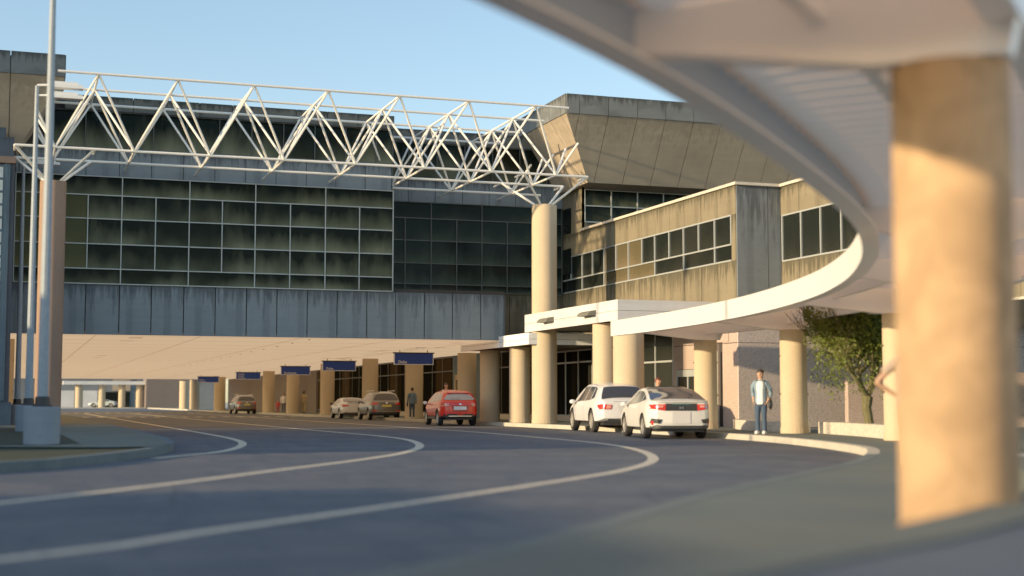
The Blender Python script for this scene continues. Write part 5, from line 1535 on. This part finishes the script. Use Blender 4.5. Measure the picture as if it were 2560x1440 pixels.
u, v = spot(1031, 78.0)
person('man in blue denim seen from behind beside a column', (u, v, .15), toCam(u, v) + PI + R(8), 1.68, top=(0.10, 0.16, 0.21), legs=(0.03, 0.055, 0.09), shoes=(.7, .68, .64), pose='stand', bag='man seen from behind', detail=False)
u, v = spot(761, 114.5)
person('man in beige work clothes seen from behind', (u, v, .15), toCam(u, v) + PI - R(10), 1.78, skin=(0.35, 0.2, 0.12), top=(0.48, 0.36, 0.19), legs=(0.45, 0.33, 0.16), shoes=(.03, .02, .02), pose='walk', detail=False)
u, v = spot(711, 121)
person('woman with long dark hair and white top in the underpass', (u, v, .15), toCam(u, v), 1.66, skin=(0.4, 0.2, 0.12), top=(0.75, 0.68, 0.62), legs=(0.07, 0.08, 0.10), shoes=(.1, .05, .04), pose='walk', long_hair=True, detail=False)
u, v = spot(697, 120)
person('small child in red beside the woman', (u, v, .15), toCam(u, v), 1.08, skin=(0.4, 0.2, 0.12), top=(0.55, 0.05, 0.05), legs=(0.35, 0.04, 0.05), shoes=(.5, .1, .1), pose='stand', detail=False)
u, v = spot(1116, 68.5)
person('person whose head shows above the red car roof', (u, v, .15), toCam(u, v) + R(30), 1.80, skin=(0.6, 0.28, 0.16), top=(0.6, 0.3, 0.2), pose='stand', detail=False)
u, v = spot(1644, 51.5)
person('person with auburn hair standing behind the black-roofed car', (u, v, .15), toCam(u, v) + R(60), 1.76, skin=(0.6, 0.28, 0.16), hair=(0.13, 0.025, 0.012), top=(0.7, 0.55, 0.42), pose='stand', detail=False)
u, v = spot(2272, 18.4)
person('blurred person with hand on hip half hidden by the nearest column', (u, v, .15), toCam(u, v) + PI, 1.78, skin=(0.45, 0.24, 0.14), top=(0.38, 0.27, 0.19), legs=(0.40, 0.24, 0.10), shoes=(.03, .03, .03), pose='hips', bare_arms=True)

# ------------------------------------------------------------------ trees
def tree(name, label, loc, h, rad, nleaf, seed, cb=0.28, leaf=0.06, droop=False):
    rnd = random.Random(seed)
    t = thing(name, label, 'tree', loc)
    g = MB(); tips = []
    g.path([(0, 0, -.1), (.03, 0, .35), (-.03, .02, .75), (0, 0, h * cb)], [.15, .125, .13, .15], 10)
    def branch(p, d, ln, r, depth):
        pts = [p]; rr = [r]; q = Vector(p); dd = Vector(d)
        for k in range(4):
            dd = (dd + Vector((rnd.uniform(-.25, .25), rnd.uniform(-.25, .25), rnd.uniform(-.05, .22)))).normalized()
            q = q + dd * ln / 4; pts.append(tuple(q)); rr.append(r * (1 - .17 * (k + 1)))
            if depth < 3 and k >= 1:
                for _ in range(2):
                    e = (dd + Vector((rnd.uniform(-1, 1), rnd.uniform(-1, 1), rnd.uniform(-.35, .6)))).normalized()
                    branch(tuple(q), e, ln * .55, r * .5, depth + 1)
            if depth >= 1: tips.append((q.copy(), depth))
        g.path(pts, rr, 6 if depth < 2 else 4)
    for k in range(8):
        a = 2 * PI * k / 8 + rnd.uniform(-.3, .3); el = rnd.uniform(.75, 2.6)
        d = Vector((math.cos(a), math.sin(a), el)).normalized()
        branch((0, 0, h * cb - .05), d, (h * (1 - cb)) * rnd.uniform(.42, .58), .07, 0)
    g.build('trunk', M['bark'], t, smooth=True)
    if droop:
        for _ in range(230):
            a = rnd.uniform(0, 2 * PI); q = rnd.uniform(.35, 1) ** .6; el = rnd.uniform(-.75, 1)
            rr_ = rad * q * math.sqrt(max(0, 1 - el * el * .8))
            tips.append((Vector((rr_ * math.cos(a), rr_ * math.sin(a), h * .55 + el * h * .37)), 1)); tips.append(tips[-1]); tips.append(tips[-1]); tips.append(tips[-1])
    lf = MB()
    for _ in range(nleaf):
        q, dep = rnd.choice(tips)
        c = q + Vector((rnd.gauss(0, .15), rnd.gauss(0, .15), rnd.gauss(-.03, .14)))
        if rad and math.hypot(c.x, c.y) > rad * (1.0 if c.z > h * .4 else .9): continue
        n = Vector((rnd.gauss(0, 1), rnd.gauss(0, 1), rnd.gauss(.5, 1))).normalized()
        x = n.orthogonal().normalized(); x = (Matrix.Rotation(rnd.uniform(0, 2 * PI), 3, n) @ x); y = n.cross(x)
        l = leaf * rnd.uniform(.7, 1.3)
        lf.face([c - x * l * .9, c - y * l * .42 + x * l * .1, c + x * l * .9, c + y * l * .42 + x * l * .1])
    lf.build('crown', M['leaf'], t)
    return t
tree('street_tree', 'leafy green tree rising behind the low pale wall', (0.95, -22.6, 0.15), 4.4, 1.7, 30000, 5, cb=.24, leaf=.055, droop=True)
